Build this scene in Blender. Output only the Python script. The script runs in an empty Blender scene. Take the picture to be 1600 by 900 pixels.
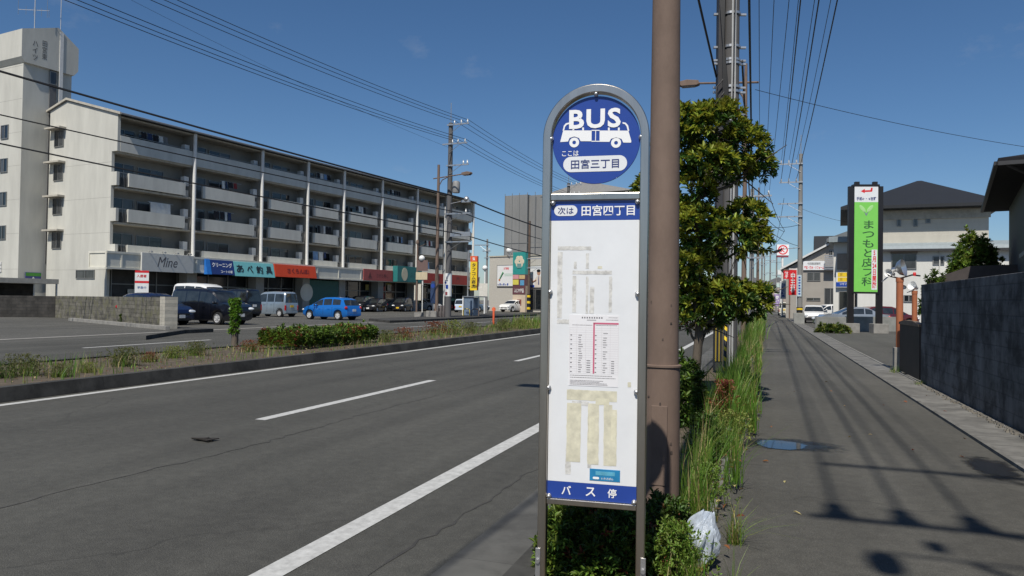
import bpy, math, random
import numpy as np
from mathutils import Vector, Matrix
sc = bpy.context.scene
COL = sc.collection
random.seed(7)
RNG = np.random.default_rng(11)
rad = math.radians

# ------------------------------------------------------------------ camera
FPX = 1155.0
EYE = Vector((0, 0, 1.5))
_yaw = math.atan(395 / FPX); _pit = math.atan(19.5 / FPX); _rol = 0.0150
_F0 = Vector((-math.sin(_yaw), math.cos(_yaw), 0)); _R0 = Vector((math.cos(_yaw), math.sin(_yaw), 0)); _U0 = Vector((0, 0, 1))
CF = _F0 * math.cos(_pit) + _U0 * math.sin(_pit)
_U1 = _U0 * math.cos(_pit) - _F0 * math.sin(_pit)
CR = _R0 * math.cos(_rol) + _U1 * math.sin(_rol)
CU = _U1 * math.cos(_rol) - _R0 * math.sin(_rol)
cam = bpy.data.cameras.new('camera')
cam.sensor_width = 36; cam.lens = 36 * FPX / 1600
cam.clip_start = 0.05; cam.clip_end = 6000
cam_ob = bpy.data.objects.new('camera', cam); COL.objects.link(cam_ob)
cam_ob.matrix_world = Matrix(((CR.x, CU.x, -CF.x, EYE.x), (CR.y, CU.y, -CF.y, EYE.y), (CR.z, CU.z, -CF.z, EYE.z), (0, 0, 0, 1)))
sc.camera = cam_ob

# ------------------------------------------------------------------ sky, sun, exposure
SUN_EL, SUN_AZ = rad(54), rad(180 - 1.6)      # azimuth clockwise from +Y
world = bpy.data.worlds.new('World'); sc.world = world; world.use_nodes = True
wn = world.node_tree.nodes; wl = world.node_tree.links
sky = wn.new('ShaderNodeTexSky'); sky.sky_type = 'NISHITA'; sky.sun_disc = False
sky.sun_elevation = SUN_EL; sky.sun_rotation = SUN_AZ
sky.air_density = 0.9; sky.dust_density = 0.45; sky.ozone_density = 5.0; sky.altitude = 0
hsw = wn.new('ShaderNodeHueSaturation'); hsw.inputs['Saturation'].default_value = 1.13; wl.new(sky.outputs[0], hsw.inputs['Color'])
ctc = wn.new('ShaderNodeTexCoord'); cmap = wn.new('ShaderNodeMapping'); cmap.inputs['Scale'].default_value = (5, 5, 9); wl.new(ctc.outputs['Generated'], cmap.inputs[0])
cnz = wn.new('ShaderNodeTexNoise'); cnz.inputs['Scale'].default_value = 1.6; cnz.inputs['Detail'].default_value = 7; cnz.inputs['Roughness'].default_value = .6; wl.new(cmap.outputs[0], cnz.inputs[0])
cmr = wn.new('ShaderNodeMapRange'); cmr.inputs[1].default_value = .63; cmr.inputs[2].default_value = .85; cmr.inputs[3].default_value = 0; cmr.inputs[4].default_value = .22; wl.new(cnz.outputs[0], cmr.inputs[0])
cmx = wn.new('ShaderNodeMixRGB'); cmx.inputs[2].default_value = (5.5, 5.6, 5.8, 1); wl.new(cmr.outputs[0], cmx.inputs[0]); wl.new(hsw.outputs[0], cmx.inputs[1])
wl.new(cmx.outputs[0], wn['Background'].inputs[0]); wn['Background'].inputs[1].default_value = 0.075
sd = bpy.data.lights.new('sun', 'SUN'); sd.energy = 4.3; sd.angle = rad(0.55); sd.color = (1.0, 0.95, 0.86)
sun_ob = bpy.data.objects.new('sun', sd); COL.objects.link(sun_ob)
_S = Vector((math.sin(SUN_AZ) * math.cos(SUN_EL), math.cos(SUN_AZ) * math.cos(SUN_EL), math.sin(SUN_EL)))
sun_ob.rotation_euler = (-_S).to_track_quat('-Z', 'Y').to_euler()
sc.view_settings.view_transform = 'Standard'; sc.view_settings.look = 'None'
sc.view_settings.gamma = 1; sc.view_settings.exposure = 0.18; sc.view_settings.use_curve_mapping = False

# ------------------------------------------------------------------ from the photo's measurements to metres
def ray(px, py): return CF + CR * ((px - 800) / FPX) + CU * ((450 - py) / FPX)
def G(px, py, z=0.0):
    d = ray(px, py); return EYE + d * ((z - EYE.z) / d.z)
def at(px, py, w): return EYE + ray(px, py) * w
def hit(px, py, p0, n):
    d = ray(px, py); return EYE + d * ((p0 - EYE).dot(n) / d.dot(n))
def gz(px, w):                                   # ground point under a pixel column at depth w
    p = at(px, 470, w); return Vector((p.x, p.y, 0))

# ------------------------------------------------------------------ materials
_M = {}
def mat(name, col, rough=.6, metal=0.0, var=.12, scale=4.0, bump=0.0, bscale=60.0, coat=0.0, spec=.5, stretch=(1, 1, 1), island=0.0, emit=0.0, trans=0.0):
    if name in _M: return _M[name]
    m = bpy.data.materials.new(name); m.use_nodes = True; _M[name] = m
    nt = m.node_tree; N = nt.nodes; L = nt.links; b = N['Principled BSDF']
    b.inputs['Base Color'].default_value = (*col, 1); b.inputs['Roughness'].default_value = rough
    b.inputs['Metallic'].default_value = metal; b.inputs['Coat Weight'].default_value = coat
    b.inputs['Coat Roughness'].default_value = .06
    b.inputs['Specular IOR Level'].default_value = spec
    if emit: b.inputs['Emission Color'].default_value = (*col, 1); b.inputs['Emission Strength'].default_value = emit
    if var or bump:
        tc = N.new('ShaderNodeTexCoord'); mp = N.new('ShaderNodeMapping'); mp.inputs['Scale'].default_value = stretch
        L.new(tc.outputs['Object'], mp.inputs[0])
    if var:
        nz = N.new('ShaderNodeTexNoise'); nz.inputs['Scale'].default_value = scale; nz.inputs['Detail'].default_value = 6; nz.inputs['Roughness'].default_value = .65
        L.new(mp.outputs[0], nz.inputs[0])
        mr = N.new('ShaderNodeMapRange'); mr.inputs[1].default_value = .3; mr.inputs[2].default_value = .7
        mr.inputs[3].default_value = 1 - var; mr.inputs[4].default_value = 1 + var
        L.new(nz.outputs[0], mr.inputs[0])
        hs = N.new('ShaderNodeHueSaturation'); hs.inputs['Color'].default_value = (*col, 1)
        val = mr.outputs[0]
        if island:
            g = N.new('ShaderNodeNewGeometry'); m2 = N.new('ShaderNodeMapRange'); m2.inputs[3].default_value = 1 - island; m2.inputs[4].default_value = 1 + island
            L.new(g.outputs['Random Per Island'], m2.inputs[0]); mu = N.new('ShaderNodeMath'); mu.operation = 'MULTIPLY'
            L.new(val, mu.inputs[0]); L.new(m2.outputs[0], mu.inputs[1]); val = mu.outputs[0]
            m3 = N.new('ShaderNodeMapRange'); m3.inputs[3].default_value = .5 - .03; m3.inputs[4].default_value = .5 + .02
            L.new(g.outputs['Random Per Island'], m3.inputs[0]); L.new(m3.outputs[0], hs.inputs['Hue'])
        L.new(val, hs.inputs['Value']); L.new(hs.outputs[0], b.inputs['Base Color'])
    if trans:
        b.inputs['Subsurface Weight'].default_value = 0
        tr = N.new('ShaderNodeBsdfTranslucent'); mx = N.new('ShaderNodeMixShader'); mx.inputs[0].default_value = trans
        hs2 = N.new('ShaderNodeHueSaturation'); hs2.inputs['Value'].default_value = 1.6; hs2.inputs['Hue'].default_value = .485
        if var: L.new(hs.outputs[0], hs2.inputs['Color'])
        else: hs2.inputs['Color'].default_value = (*col, 1)
        L.new(hs2.outputs[0], tr.inputs[0]); L.new(b.outputs[0], mx.inputs[1]); L.new(tr.outputs[0], mx.inputs[2])
        L.new(mx.outputs[0], N['Material Output'].inputs[0])
    if bump:
        n2 = N.new('ShaderNodeTexNoise'); n2.inputs['Scale'].default_value = bscale; n2.inputs['Detail'].default_value = 4
        L.new(mp.outputs[0], n2.inputs[0]); bp = N.new('ShaderNodeBump'); bp.inputs['Strength'].default_value = bump; bp.inputs['Distance'].default_value = .01
        L.new(n2.outputs[0], bp.inputs['Height']); L.new(bp.outputs[0], b.inputs['Normal'])
    return m

def nd(m): return m.node_tree.nodes, m.node_tree.links, m.node_tree.nodes['Principled BSDF']
def ramp(N, pts):
    r = N.new('ShaderNodeValToRGB'); e = r.color_ramp.elements
    while len(e) < len(pts): e.new(.5)
    for k, (p, c) in enumerate(pts): e[k].position = p; e[k].color = (*c, 1) if len(c) == 3 else c
    return r

def asphalt(name, base, crack=.5, patch=.12, tracks=None):
    m = bpy.data.materials.new(name); m.use_nodes = True; N, L, b = nd(m)
    tc = N.new('ShaderNodeTexCoord'); pos = tc.outputs['Object']
    big = N.new('ShaderNodeTexNoise'); big.inputs['Scale'].default_value = .35; big.inputs['Detail'].default_value = 5; big.inputs['Roughness'].default_value = .6; L.new(pos, big.inputs[0])
    st = N.new('ShaderNodeMapping'); st.inputs['Scale'].default_value = (1.6, .05, 1); L.new(pos, st.inputs[0])
    lon = N.new('ShaderNodeTexNoise'); lon.inputs['Scale'].default_value = 1.0; lon.inputs['Detail'].default_value = 3; L.new(st.outputs[0], lon.inputs[0])
    fine = N.new('ShaderNodeTexNoise'); fine.inputs['Scale'].default_value = 90; fine.inputs['Detail'].default_value = 3; fine.inputs['Roughness'].default_value = .8; L.new(pos, fine.inputs[0])
    vor = N.new('ShaderNodeTexVoronoi'); vor.inputs['Scale'].default_value = 160; L.new(pos, vor.inputs[0])
    def mr(sock, a, c, lo, hi):
        x = N.new('ShaderNodeMapRange'); x.inputs[1].default_value = a; x.inputs[2].default_value = c; x.inputs[3].default_value = lo; x.inputs[4].default_value = hi; L.new(sock, x.inputs[0]); return x.outputs[0]
    def mul(a, c):
        x = N.new('ShaderNodeMath'); x.operation = 'MULTIPLY'; L.new(a, x.inputs[0]); L.new(c, x.inputs[1]); return x.outputs[0]
    v = mul(mr(big.outputs[0], .3, .7, 1 - patch, 1 + patch), mr(lon.outputs[0], .3, .7, 1 - patch * 1.1, 1 + patch * 1.1))
    mid = N.new('ShaderNodeTexNoise'); mid.inputs['Scale'].default_value = 9; mid.inputs['Detail'].default_value = 6; mid.inputs['Roughness'].default_value = .75; L.new(pos, mid.inputs[0])
    v = mul(v, mr(mid.outputs[0], .3, .7, (.80), 1.20))
    spk = N.new('ShaderNodeTexVoronoi'); spk.inputs['Scale'].default_value = 42; L.new(pos, spk.inputs[0]); v = mul(v, mr(spk.outputs['Distance'], .1, .2, 1.45, 1)); v = mul(v, mr(fine.outputs[0], .25, .75, .62, 1.38))
    v = mul(v, mr(vor.outputs['Distance'], 0, .5, 1.4, .75))
    # worn cracks: the edges of large warped cells, only where a second noise lets them through
    wz = N.new('ShaderNodeTexNoise'); wz.inputs['Scale'].default_value = 1.6; wz.inputs['Detail'].default_value = 5; L.new(pos, wz.inputs[0])
    ad = N.new('ShaderNodeMixRGB'); ad.blend_type = 'LINEAR_LIGHT'; ad.inputs[0].default_value = .35; L.new(pos, ad.inputs[1]); L.new(wz.outputs['Color'], ad.inputs[2])
    cv = N.new('ShaderNodeTexVoronoi'); cv.feature = 'DISTANCE_TO_EDGE'; cv.inputs['Scale'].default_value = .28; L.new(ad.outputs[0], cv.inputs[0])
    gate = N.new('ShaderNodeTexNoise'); gate.inputs['Scale'].default_value = .22; L.new(pos, gate.inputs[0])
    c1 = mr(cv.outputs['Distance'], .0, .006, 1, 0); g1 = mr(gate.outputs[0], .5, .58, 0, crack)
    cr = mul(c1, g1); inv = N.new('ShaderNodeMath'); inv.operation = 'SUBTRACT'; inv.inputs[0].default_value = 1; L.new(cr, inv.inputs[1])
    v = mul(v, inv.outputs[0])
    hs = N.new('ShaderNodeHueSaturation'); hs.inputs['Color'].default_value = (*base, 1); L.new(v, hs.inputs['Value']); L.new(hs.outputs[0], b.inputs['Base Color'])
    b.inputs['Roughness'].default_value = .82; b.inputs['Specular IOR Level'].default_value = .35
    bp = N.new('ShaderNodeBump'); bp.inputs['Strength'].default_value = .55; bp.inputs['Distance'].default_value = .006
    L.new(vor.outputs['Distance'], bp.inputs['Height']); L.new(bp.outputs[0], b.inputs['Normal'])
    return m

def blockwall(name, c1, c2, mortar, bw=.4, bh=.2, stain=.5, ax='YZ', moss=None, msize=.012, streak=(3, 3, .5)):
    m = bpy.data.materials.new(name); m.use_nodes = True; N, L, b = nd(m)
    tc = N.new('ShaderNodeTexCoord'); sp = N.new('ShaderNodeSeparateXYZ'); cb = N.new('ShaderNodeCombineXYZ'); L.new(tc.outputs['Object'], sp.inputs[0])
    L.new(sp.outputs[ax[0]], cb.inputs[0]); L.new(sp.outputs[ax[1]], cb.inputs[1])
    br = N.new('ShaderNodeTexBrick'); br.inputs['Scale'].default_value = 1; br.inputs['Brick Width'].default_value = bw; br.inputs['Row Height'].default_value = bh
    br.inputs['Mortar Size'].default_value = msize; br.inputs['Mortar Smooth'].default_value = .3; br.inputs['Bias'].default_value = 0
    br.inputs['Color1'].default_value = (*c1, 1); br.inputs['Color2'].default_value = (*c2, 1); br.inputs['Mortar'].default_value = (*mortar, 1); L.new(cb.outputs[0], br.inputs[0])
    nz = N.new('ShaderNodeTexNoise'); nz.inputs['Scale'].default_value = 1.7; nz.inputs['Detail'].default_value = 8; nz.inputs['Roughness'].default_value = .7; L.new(tc.outputs['Object'], nz.inputs[0])
    sm = N.new('ShaderNodeMapping'); sm.inputs['Scale'].default_value = streak; L.new(tc.outputs['Object'], sm.inputs[0])
    n2 = N.new('ShaderNodeTexNoise'); n2.inputs['Scale'].default_value = 1.2; n2.inputs['Detail'].default_value = 6; L.new(sm.outputs[0], n2.inputs[0])
    r1 = ramp(N, [(.42, (1 - stain,) * 3), (.56, (1, 1, 1))]); L.new(nz.outputs[0], r1.inputs[0])
    r2 = ramp(N, [(.35, (1 - stain * .6,) * 3), (.6, (1.0,) * 3)]); L.new(n2.outputs[0], r2.inputs[0])
    x1 = N.new('ShaderNodeMixRGB'); x1.blend_type = 'MULTIPLY'; x1.inputs[0].default_value = 1; L.new(br.outputs[0], x1.inputs[1]); L.new(r1.outputs[0], x1.inputs[2])
    x2 = N.new('ShaderNodeMixRGB'); x2.blend_type = 'MULTIPLY'; x2.inputs[0].default_value = 1; L.new(x1.outputs[0], x2.inputs[1]); L.new(r2.outputs[0], x2.inputs[2])
    out = x2.outputs[0]
    if moss:
        n3 = N.new('ShaderNodeTexNoise'); n3.inputs['Scale'].default_value = 2.6; n3.inputs['Detail'].default_value = 7; L.new(tc.outputs['Object'], n3.inputs[0])
        r3 = ramp(N, [(.5, (0, 0, 0)), (.62, (1, 1, 1))]); L.new(n3.outputs[0], r3.inputs[0])
        x3 = N.new('ShaderNodeMixRGB'); x3.inputs[2].default_value = (*moss, 1); L.new(r3.outputs[0], x3.inputs[0]); L.new(out, x3.inputs[1]); out = x3.outputs[0]
    L.new(out, b.inputs['Base Color']); b.inputs['Roughness'].default_value = .9
    bp = N.new('ShaderNodeBump'); bp.inputs['Strength'].default_value = .6; bp.inputs['Distance'].default_value = .01; L.new(br.outputs['Fac'], bp.inputs['Height']); bp.invert = True
    L.new(bp.outputs[0], b.inputs['Normal'])
    return m

def siding(name, col, pitch=.3, axis='Z', depth=.5, var=.08):
    m = mat(name, col, rough=.65, var=var, scale=1.2, stretch=(1, 1, .3)); N, L, b = nd(m)
    tc = N.new('ShaderNodeTexCoord'); sp = N.new('ShaderNodeSeparateXYZ'); L.new(tc.outputs['Object'], sp.inputs[0])
    a = N.new('ShaderNodeMath'); a.operation = 'DIVIDE'; a.inputs[1].default_value = pitch; L.new(sp.outputs[axis], a.inputs[0])
    f = N.new('ShaderNodeMath'); f.operation = 'FRACT'; L.new(a.outputs[0], f.inputs[0])
    bp = N.new('ShaderNodeBump'); bp.inputs['Strength'].default_value = depth; bp.inputs['Distance'].default_value = .03; L.new(f.outputs[0], bp.inputs['Height']); L.new(bp.outputs[0], b.inputs['Normal'])
    return m

def hazard(name, axis_scale=(0, 1, 5.0), c1=(.75, .52, .02), c2=(.012, .012, .014)):
    m = bpy.data.materials.new(name); m.use_nodes = True; N, L, b = nd(m)
    tc = N.new('ShaderNodeTexCoord'); v = N.new('ShaderNodeVectorMath'); v.operation = 'DOT_PRODUCT'; v.inputs[1].default_value = axis_scale; L.new(tc.outputs['Object'], v.inputs[0])
    f = N.new('ShaderNodeMath'); f.operation = 'FRACT'; L.new(v.outputs['Value'], f.inputs[0])
    r = ramp(N, [(.0, c2), (.62, c1)]); r.color_ramp.interpolation = 'CONSTANT'; L.new(f.outputs[0], r.inputs[0]); L.new(r.outputs[0], b.inputs['Base Color']); b.inputs['Roughness'].default_value = .5
    return m

# ------------------------------------------------------------------ mesh building
class MB:
    def __init__(s): s.v = []; s.f = []; s.mi = []; s.m = 0
    def add(s, vs, fs, M=None):
        o = len(s.v)
        s.v += [tuple(M @ Vector(p)) if M is not None else tuple(p) for p in vs]
        s.f += [tuple(i + o for i in f) for f in fs]; s.mi += [s.m] * len(fs); return s
    def box(s, x0, x1, y0, y1, z0, z1, M=None):
        return s.add([(x0, y0, z0), (x1, y0, z0), (x1, y1, z0), (x0, y1, z0), (x0, y0, z1), (x1, y0, z1), (x1, y1, z1), (x0, y1, z1)],
                     [(0, 3, 2, 1), (4, 5, 6, 7), (0, 1, 5, 4), (1, 2, 6, 5), (2, 3, 7, 6), (3, 0, 4, 7)], M)
    def prism(s, poly, a, b, axis='y', M=None):   # poly of 2-D points, extruded between a and b along axis
        n = len(poly)
        def P(p, t): return {'y': (p[0], t, p[1]), 'x': (t, p[0], p[1]), 'z': (p[0], p[1], t)}[axis]
        vs = [P(p, a) for p in poly] + [P(p, b) for p in poly]
        fs = [tuple(range(n)), tuple(range(2 * n - 1, n - 1, -1))] + [(i, i + n, (i + 1) % n + n, (i + 1) % n) for i in range(n)]
        return s.add(vs, fs, M)
    def tube(s, pts, r, n=8, cap=True, M=None):
        pts = [Vector(p) for p in pts]; k = len(pts); rs = r if isinstance(r, (list, tuple)) else [r] * k
        vs = []; prev = None
        for i, p in enumerate(pts):
            t = (pts[min(i + 1, k - 1)] - pts[max(i - 1, 0)]).normalized()
            if prev is None: u = t.orthogonal().normalized()
            else: u = (prev - t * prev.dot(t)); u = u.normalized() if u.length > 1e-6 else t.orthogonal().normalized()
            prev = u; w = t.cross(u)
            for j in range(n):
                a = 2 * math.pi * j / n; vs.append(p + (u * math.cos(a) + w * math.sin(a)) * rs[i])
        fs = [(i * n + j, i * n + (j + 1) % n, (i + 1) * n + (j + 1) % n, (i + 1) * n + j) for i in range(k - 1) for j in range(n)]
        if cap: fs += [tuple(range(n - 1, -1, -1)), tuple(range((k - 1) * n, k * n))]
        return s.add(vs, fs, M)
    def lathe(s, prof, n=20, axis='z', c=(0, 0, 0), M=None, cap=True):  # prof: (radius, height)
        vs = []
        for (r, h) in prof:
            for j in range(n):
                a = 2 * math.pi * j / n; x, y = r * math.cos(a), r * math.sin(a)
                q = {'z': (x, y, h), 'y': (x, h, y), 'x': (h, x, y)}[axis]; vs.append((q[0] + c[0], q[1] + c[1], q[2] + c[2]))
        k = len(prof)
        fs = [(i * n + j, i * n + (j + 1) % n, (i + 1) * n + (j + 1) % n, (i + 1) * n + j) for i in range(k - 1) for j in range(n)]
        if cap and prof[0][0] > 1e-5: fs.append(tuple(range(n - 1, -1, -1)))
        if cap and prof[-1][0] > 1e-5: fs.append(tuple(range((k - 1) * n, k * n)))
        return s.add(vs, fs, M)
    def ball(s, c, r, sc_=(1, 1, 1), nu=14, nv=9):
        prof = [(max(1e-6, r * math.sin(math.pi * i / nv)), -r * math.cos(math.pi * i / nv)) for i in range(nv + 1)]
        M = Matrix.Translation(c) @ Matrix.Diagonal((*sc_, 1)); return s.lathe(prof, nu, 'z', M=M)
    def quad(s, a, b, c, d): return s.add([a, b, c, d], [(0, 1, 2, 3)])
    def build(s, name, m, parent=None, smooth=False, bevel=0, angle=40, loc=None):
        me = bpy.data.meshes.new(name); me.from_pydata(s.v, [], s.f); me.update()
        for x in (m if isinstance(m, (list, tuple)) else [m]): me.materials.append(x)
        if any(s.mi): me.polygons.foreach_set('material_index', s.mi)
        import bmesh
        bm = bmesh.new(); bm.from_mesh(me); bmesh.ops.recalc_face_normals(bm, faces=bm.faces); bm.to_mesh(me); bm.free()
        o = bpy.data.objects.new(name, me); COL.objects.link(o)
        if parent: o.parent = parent
        if loc is not None: o.location = loc
        if smooth:
            me.polygons.foreach_set('use_smooth', [True] * len(me.polygons))
            try: me.set_sharp_from_angle(angle=rad(angle))
            except Exception: pass
        if bevel:
            bv = o.modifiers.new('bevel', 'BEVEL'); bv.width = bevel; bv.segments = 2; bv.limit_method = 'ANGLE'; bv.angle_limit = rad(35)
        return o

def tag(o, label=None, cat=None, group=None, kind=None):
    if label: o['label'] = label
    if cat: o['category'] = cat
    if group: o['group'] = group
    if kind: o['kind'] = kind
    return o
def thing(name, label, cat, loc=(0, 0, 0), rz=0.0, group=None):
    o = bpy.data.objects.new(name, None); COL.objects.link(o); o.location = loc; o.rotation_euler = (0, 0, rz); o.empty_display_size = .2
    return tag(o, label, cat, group)
def struct(name, mb, m, **k): return tag(mb.build(name, m, **k), kind='structure')
def copy_tree(o, parent=None):
    c = o.copy(); COL.objects.link(c)
    if parent: c.parent = parent
    for ch in list(o.children): copy_tree(ch, c)
    return c

def fast_mesh(name, V, F4, mats, mi=None, parent=None, smooth=False):
    me = bpy.data.meshes.new(name); nv, nf = len(V), len(F4); k = F4.shape[1]
    me.vertices.add(nv); me.vertices.foreach_set('co', np.asarray(V, np.float32).ravel())
    me.loops.add(nf * k); me.loops.foreach_set('vertex_index', np.asarray(F4, np.int32).ravel())
    me.polygons.add(nf); me.polygons.foreach_set('loop_start', np.arange(nf, dtype=np.int32) * k)
    try: me.polygons.foreach_set('loop_total', np.full(nf, k, np.int32))
    except Exception: pass
    for m in mats: me.materials.append(m)
    if mi is not None: me.polygons.foreach_set('material_index', np.asarray(mi, np.int32))
    if smooth: me.polygons.foreach_set('use_smooth', np.ones(nf, bool))
    me.update(calc_edges=True); me.validate()
    o = bpy.data.objects.new(name, me); COL.objects.link(o)
    if parent: o.parent = parent
    return o

def text(name, s, m, parent, loc, height, rot=(math.pi / 2, 0, 0), bold=0.0, width=None, shear=0.0, ext=.001, align='CENTER', vertical=False, spacing=1.0):
    """Raised lettering: a mesh of its own, `height` metres per line, squeezed to `width` when given."""
    c = bpy.data.curves.new('lettering_curve', 'FONT')
    c.body = '\n'.join(s) if vertical else s; c.size = 1; c.align_x = align; c.align_y = 'CENTER'; c.offset = bold; c.extrude = 0
    c.shear = shear; c.space_line = spacing if vertical else 1.0; c.space_character = 1.0 if vertical else spacing; c.resolution_u = 3
    t = bpy.data.objects.new('lettering_curve', c); COL.objects.link(t)
    me = bpy.data.meshes.new_from_object(t.evaluated_get(bpy.context.evaluated_depsgraph_get()))
    bpy.data.objects.remove(t)
    co = np.empty(len(me.vertices) * 3); me.vertices.foreach_get('co', co); co = co.reshape(-1, 3)
    if len(co) == 0: return None
    lo, hi = co.min(0), co.max(0); sz = hi - lo
    sy = height / max(sz[1], 1e-6); sx = sy if width is None else width / max(sz[0], 1e-6)
    cx = (lo[0] + hi[0]) / 2 if align == 'CENTER' else lo[0]
    co[:, 0] = (co[:, 0] - cx) * sx; co[:, 1] = (co[:, 1] - (lo[1] + hi[1]) / 2) * sy; co[:, 2] = 0
    me.vertices.foreach_set('co', co.ravel()); me.materials.clear(); me.materials.append(m); me.update(); me.name = name
    o = bpy.data.objects.new(name, me); COL.objects.link(o)
    if parent: o.parent = parent
    o.location = loc; o.rotation_euler = rot
    return o

# ================================================================== THE SETTING
m_ground = mat('ground_dust', (.13, .125, .115), .95, var=.2, scale=.2)
m_road = asphalt('road_asphalt', (.080, .078, .068), crack=.3, patch=.16)
m_walk = asphalt('sidewalk_asphalt', (.096, .092, .080), crack=.25, patch=.2)
m_lot = asphalt('lot_asphalt', (.100, .097, .086), crack=.5, patch=.15)
m_conc = mat('concrete', (.24, .23, .21), .9, var=.25, scale=3, bump=.4, bscale=40)
m_kerb = blockwall('kerb_concrete', (.062, .06, .054), (.055, .053, .048), (.03, .03, .028), bw=2.0, bh=5, stain=.5, ax='YZ', msize=.006)
m_gut = blockwall('gutter_concrete', (.19, .184, .17), (.17, .165, .152), (.07, .068, .06), bw=.6, bh=9, stain=.35, ax='YX', msize=.01)
m_gutn = blockwall('road_gutter_concrete', (.105, .103, .094), (.096, .094, .086), (.07, .069, .064), bw=2.0, bh=9, stain=.3, ax='YX', msize=.003)
m_soil = mat('soil', (.085, .066, .045), .95, var=.45, scale=5, bump=.8, bscale=30)
m_paint = mat('road_paint', (.43, .43, .415), .8, var=.22, scale=14, spec=.2)
m_paint_old = mat('road_paint_worn', (.34, .34, .32), .75, var=.35, scale=9)
m_white = mat('white_plastic', (.75, .75, .73), .5, var=.05)
m_steel = mat('galvanised_steel', (.5, .5, .5), .42, .85, var=.12, scale=12)
m_alu = mat('brushed_aluminium', (.50, .465, .41), .30, 1.0, var=.12, scale=20, stretch=(1, 1, .1))
m_dark = mat('dark_rubber', (.012, .012, .013), .6, var=.1)
m_black = mat('black_paint', (.013, .012, .013), .4, var=.15, scale=3)
m_brown = mat('brown_lamp_paint', (.168, .121, .096), .75, var=.17, scale=5, bump=.12, bscale=70, spec=.2, stretch=(1, 1, .45))
m_glassd = mat('dark_glass', (.012, .015, .018), .06, var=0, spec=.8)
m_glass2 = mat('curtained_glass', (.06, .063, .065), .12, var=.5, scale=1.3, stretch=(1, 1, .2), spec=.7)
m_red = mat('sign_red', (.62, .02, .025), .45, var=.05)
m_blue = mat('sign_blue', (.012, .055, .32), .4, var=.05)

struct('ground', MB().quad((-2500, -600, -.03), (2500, -600, -.03), (2500, 4500, -.03), (-2500, 4500, -.03)), m_ground)
def sheet(name, pts, z, m): return struct(name, MB().add([(x, y, z) for x, y in pts], [tuple(range(len(pts)))]), m)
sheet('road', [(-9.85, -60), (-1.7, -60), (-1.7, 700), (-9.85, 700)], 0, m_road)
sheet('road', [(-21.6, -60), (-13.3, -60), (-13.3, 700), (-21.6, 700)], 0, m_road)
sheet('sidewalk', [(-.3, -60), (2.25, -60), (2.25, 260), (-.3, 260)], 0, m_walk)
sheet('parking_lot', [(-75, -20), (-23.3, -20), (-23.3, 170), (-75, 170)], -.004, m_lot)
sheet('right_forecourt', [(2.88, 18.6), (40, 18.6), (40, 200), (2.88, 200)], -.004, m_lot)
sheet('far_sidewalk', [(-23.3, -60), (-21.6, -60), (-21.6, 260), (-23.3, 260)], -.008, m_lot)

def line(x, y0, y1, w=.15, z=.004, m=None, name='road_marking'):
    return sheet(name, [(x - w / 2, y0), (x + w / 2, y0), (x + w / 2, y1), (x - w / 2, y1)], z, m or m_paint)
line(-2.52, -30, 420, .17); line(-9.62, -30, 420, .15)
for k in range(-2, 30): line(-5.8, 7.55 + k * 9.8, 7.55 + k * 9.8 + 4.95, .15)
line(-14.85, 14.2, 420, .12, m=m_paint_old)
for k in range(-1, 30): line(-17.9, 10.2 + k * 9.4 - 4, 10.2 + k * 9.4 + 1.0, .15)
line(-21.2, 40, 300, .12, m=m_paint_old)
sheet('road_marking', [(-.25, 128), (2.3, 128), (2.3, 129.2), (-.25, 129.2)], .004, m_paint)

# kerbs, tree strip, gutter
struct('kerb', MB().box(-1.25, -1.1, -40, 260, -.03, .1), m_kerb)
struct('kerb', MB().box(-.42, -.3, -40, 260, -.03, .07), m_gut)
sheet('gutter', [(-1.7, -40), (-1.25, -40), (-1.25, 260), (-1.7, 260)], .003, m_gutn)
struct('planting_strip', MB().box(-1.1, -.42, -40, 260, -.03, .055), m_soil)
struct('kerb', MB().prism([(-9.95, -.03), (-9.85, -.03), (-9.9, .2), (-10.05, .2), (-10.05, -.03)], -60, 420), m_kerb)
struct('kerb', MB().box(-13.3, -13.15, -60, 420, -.03, .2), m_kerb)
struct('median_soil', MB().box(-13.15, -10.05, -60, 420, -.03, .17), m_soil)
g = MB().box(2.25, 2.3, -30, 200, -.03, .035).box(2.3, 2.84, -30, 200, -.03, .015)
struct('gutter', g, m_gut)
struct('gutter_lid_edge', MB().box(2.835, 2.88, -30, 200, -.03, .03), m_conc)
# raised islands of the far pavement
def island(pts, h=.14):
    n = len(pts); struct('far_kerb_island', MB().add([(p[0], p[1], -.02) for p in pts] + [(p[0], p[1], h) for p in pts],
        [tuple(range(n - 1, -1, -1)), tuple(range(n, 2 * n))] + [(i, (i + 1) % n, (i + 1) % n + n, i + n) for i in range(n)]), m_kerb)
a, b_ = G(228, 531), G(357, 519.5)
island([(a.x, a.y), (-21.75, 23.6), (-21.75, b_.y), (-22.6, b_.y + .4), (-23.0, 25.2)])
island([(-22.0, 41.0), (-21.75, 43.0), (-21.75, 71.5), (-22.2, 73), (-25.6, 73), (-25.2, 44.0)])
island([(-22.0, 78.0), (-21.75, 79.5), (-21.75, 160), (-26.0, 160), (-26.0, 79.5)])
sheet('pale_gutter', [(-23.35, -20), (-22.95, -20), (-22.95, 41), (-23.35, 41)], .002, m_conc)

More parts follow.
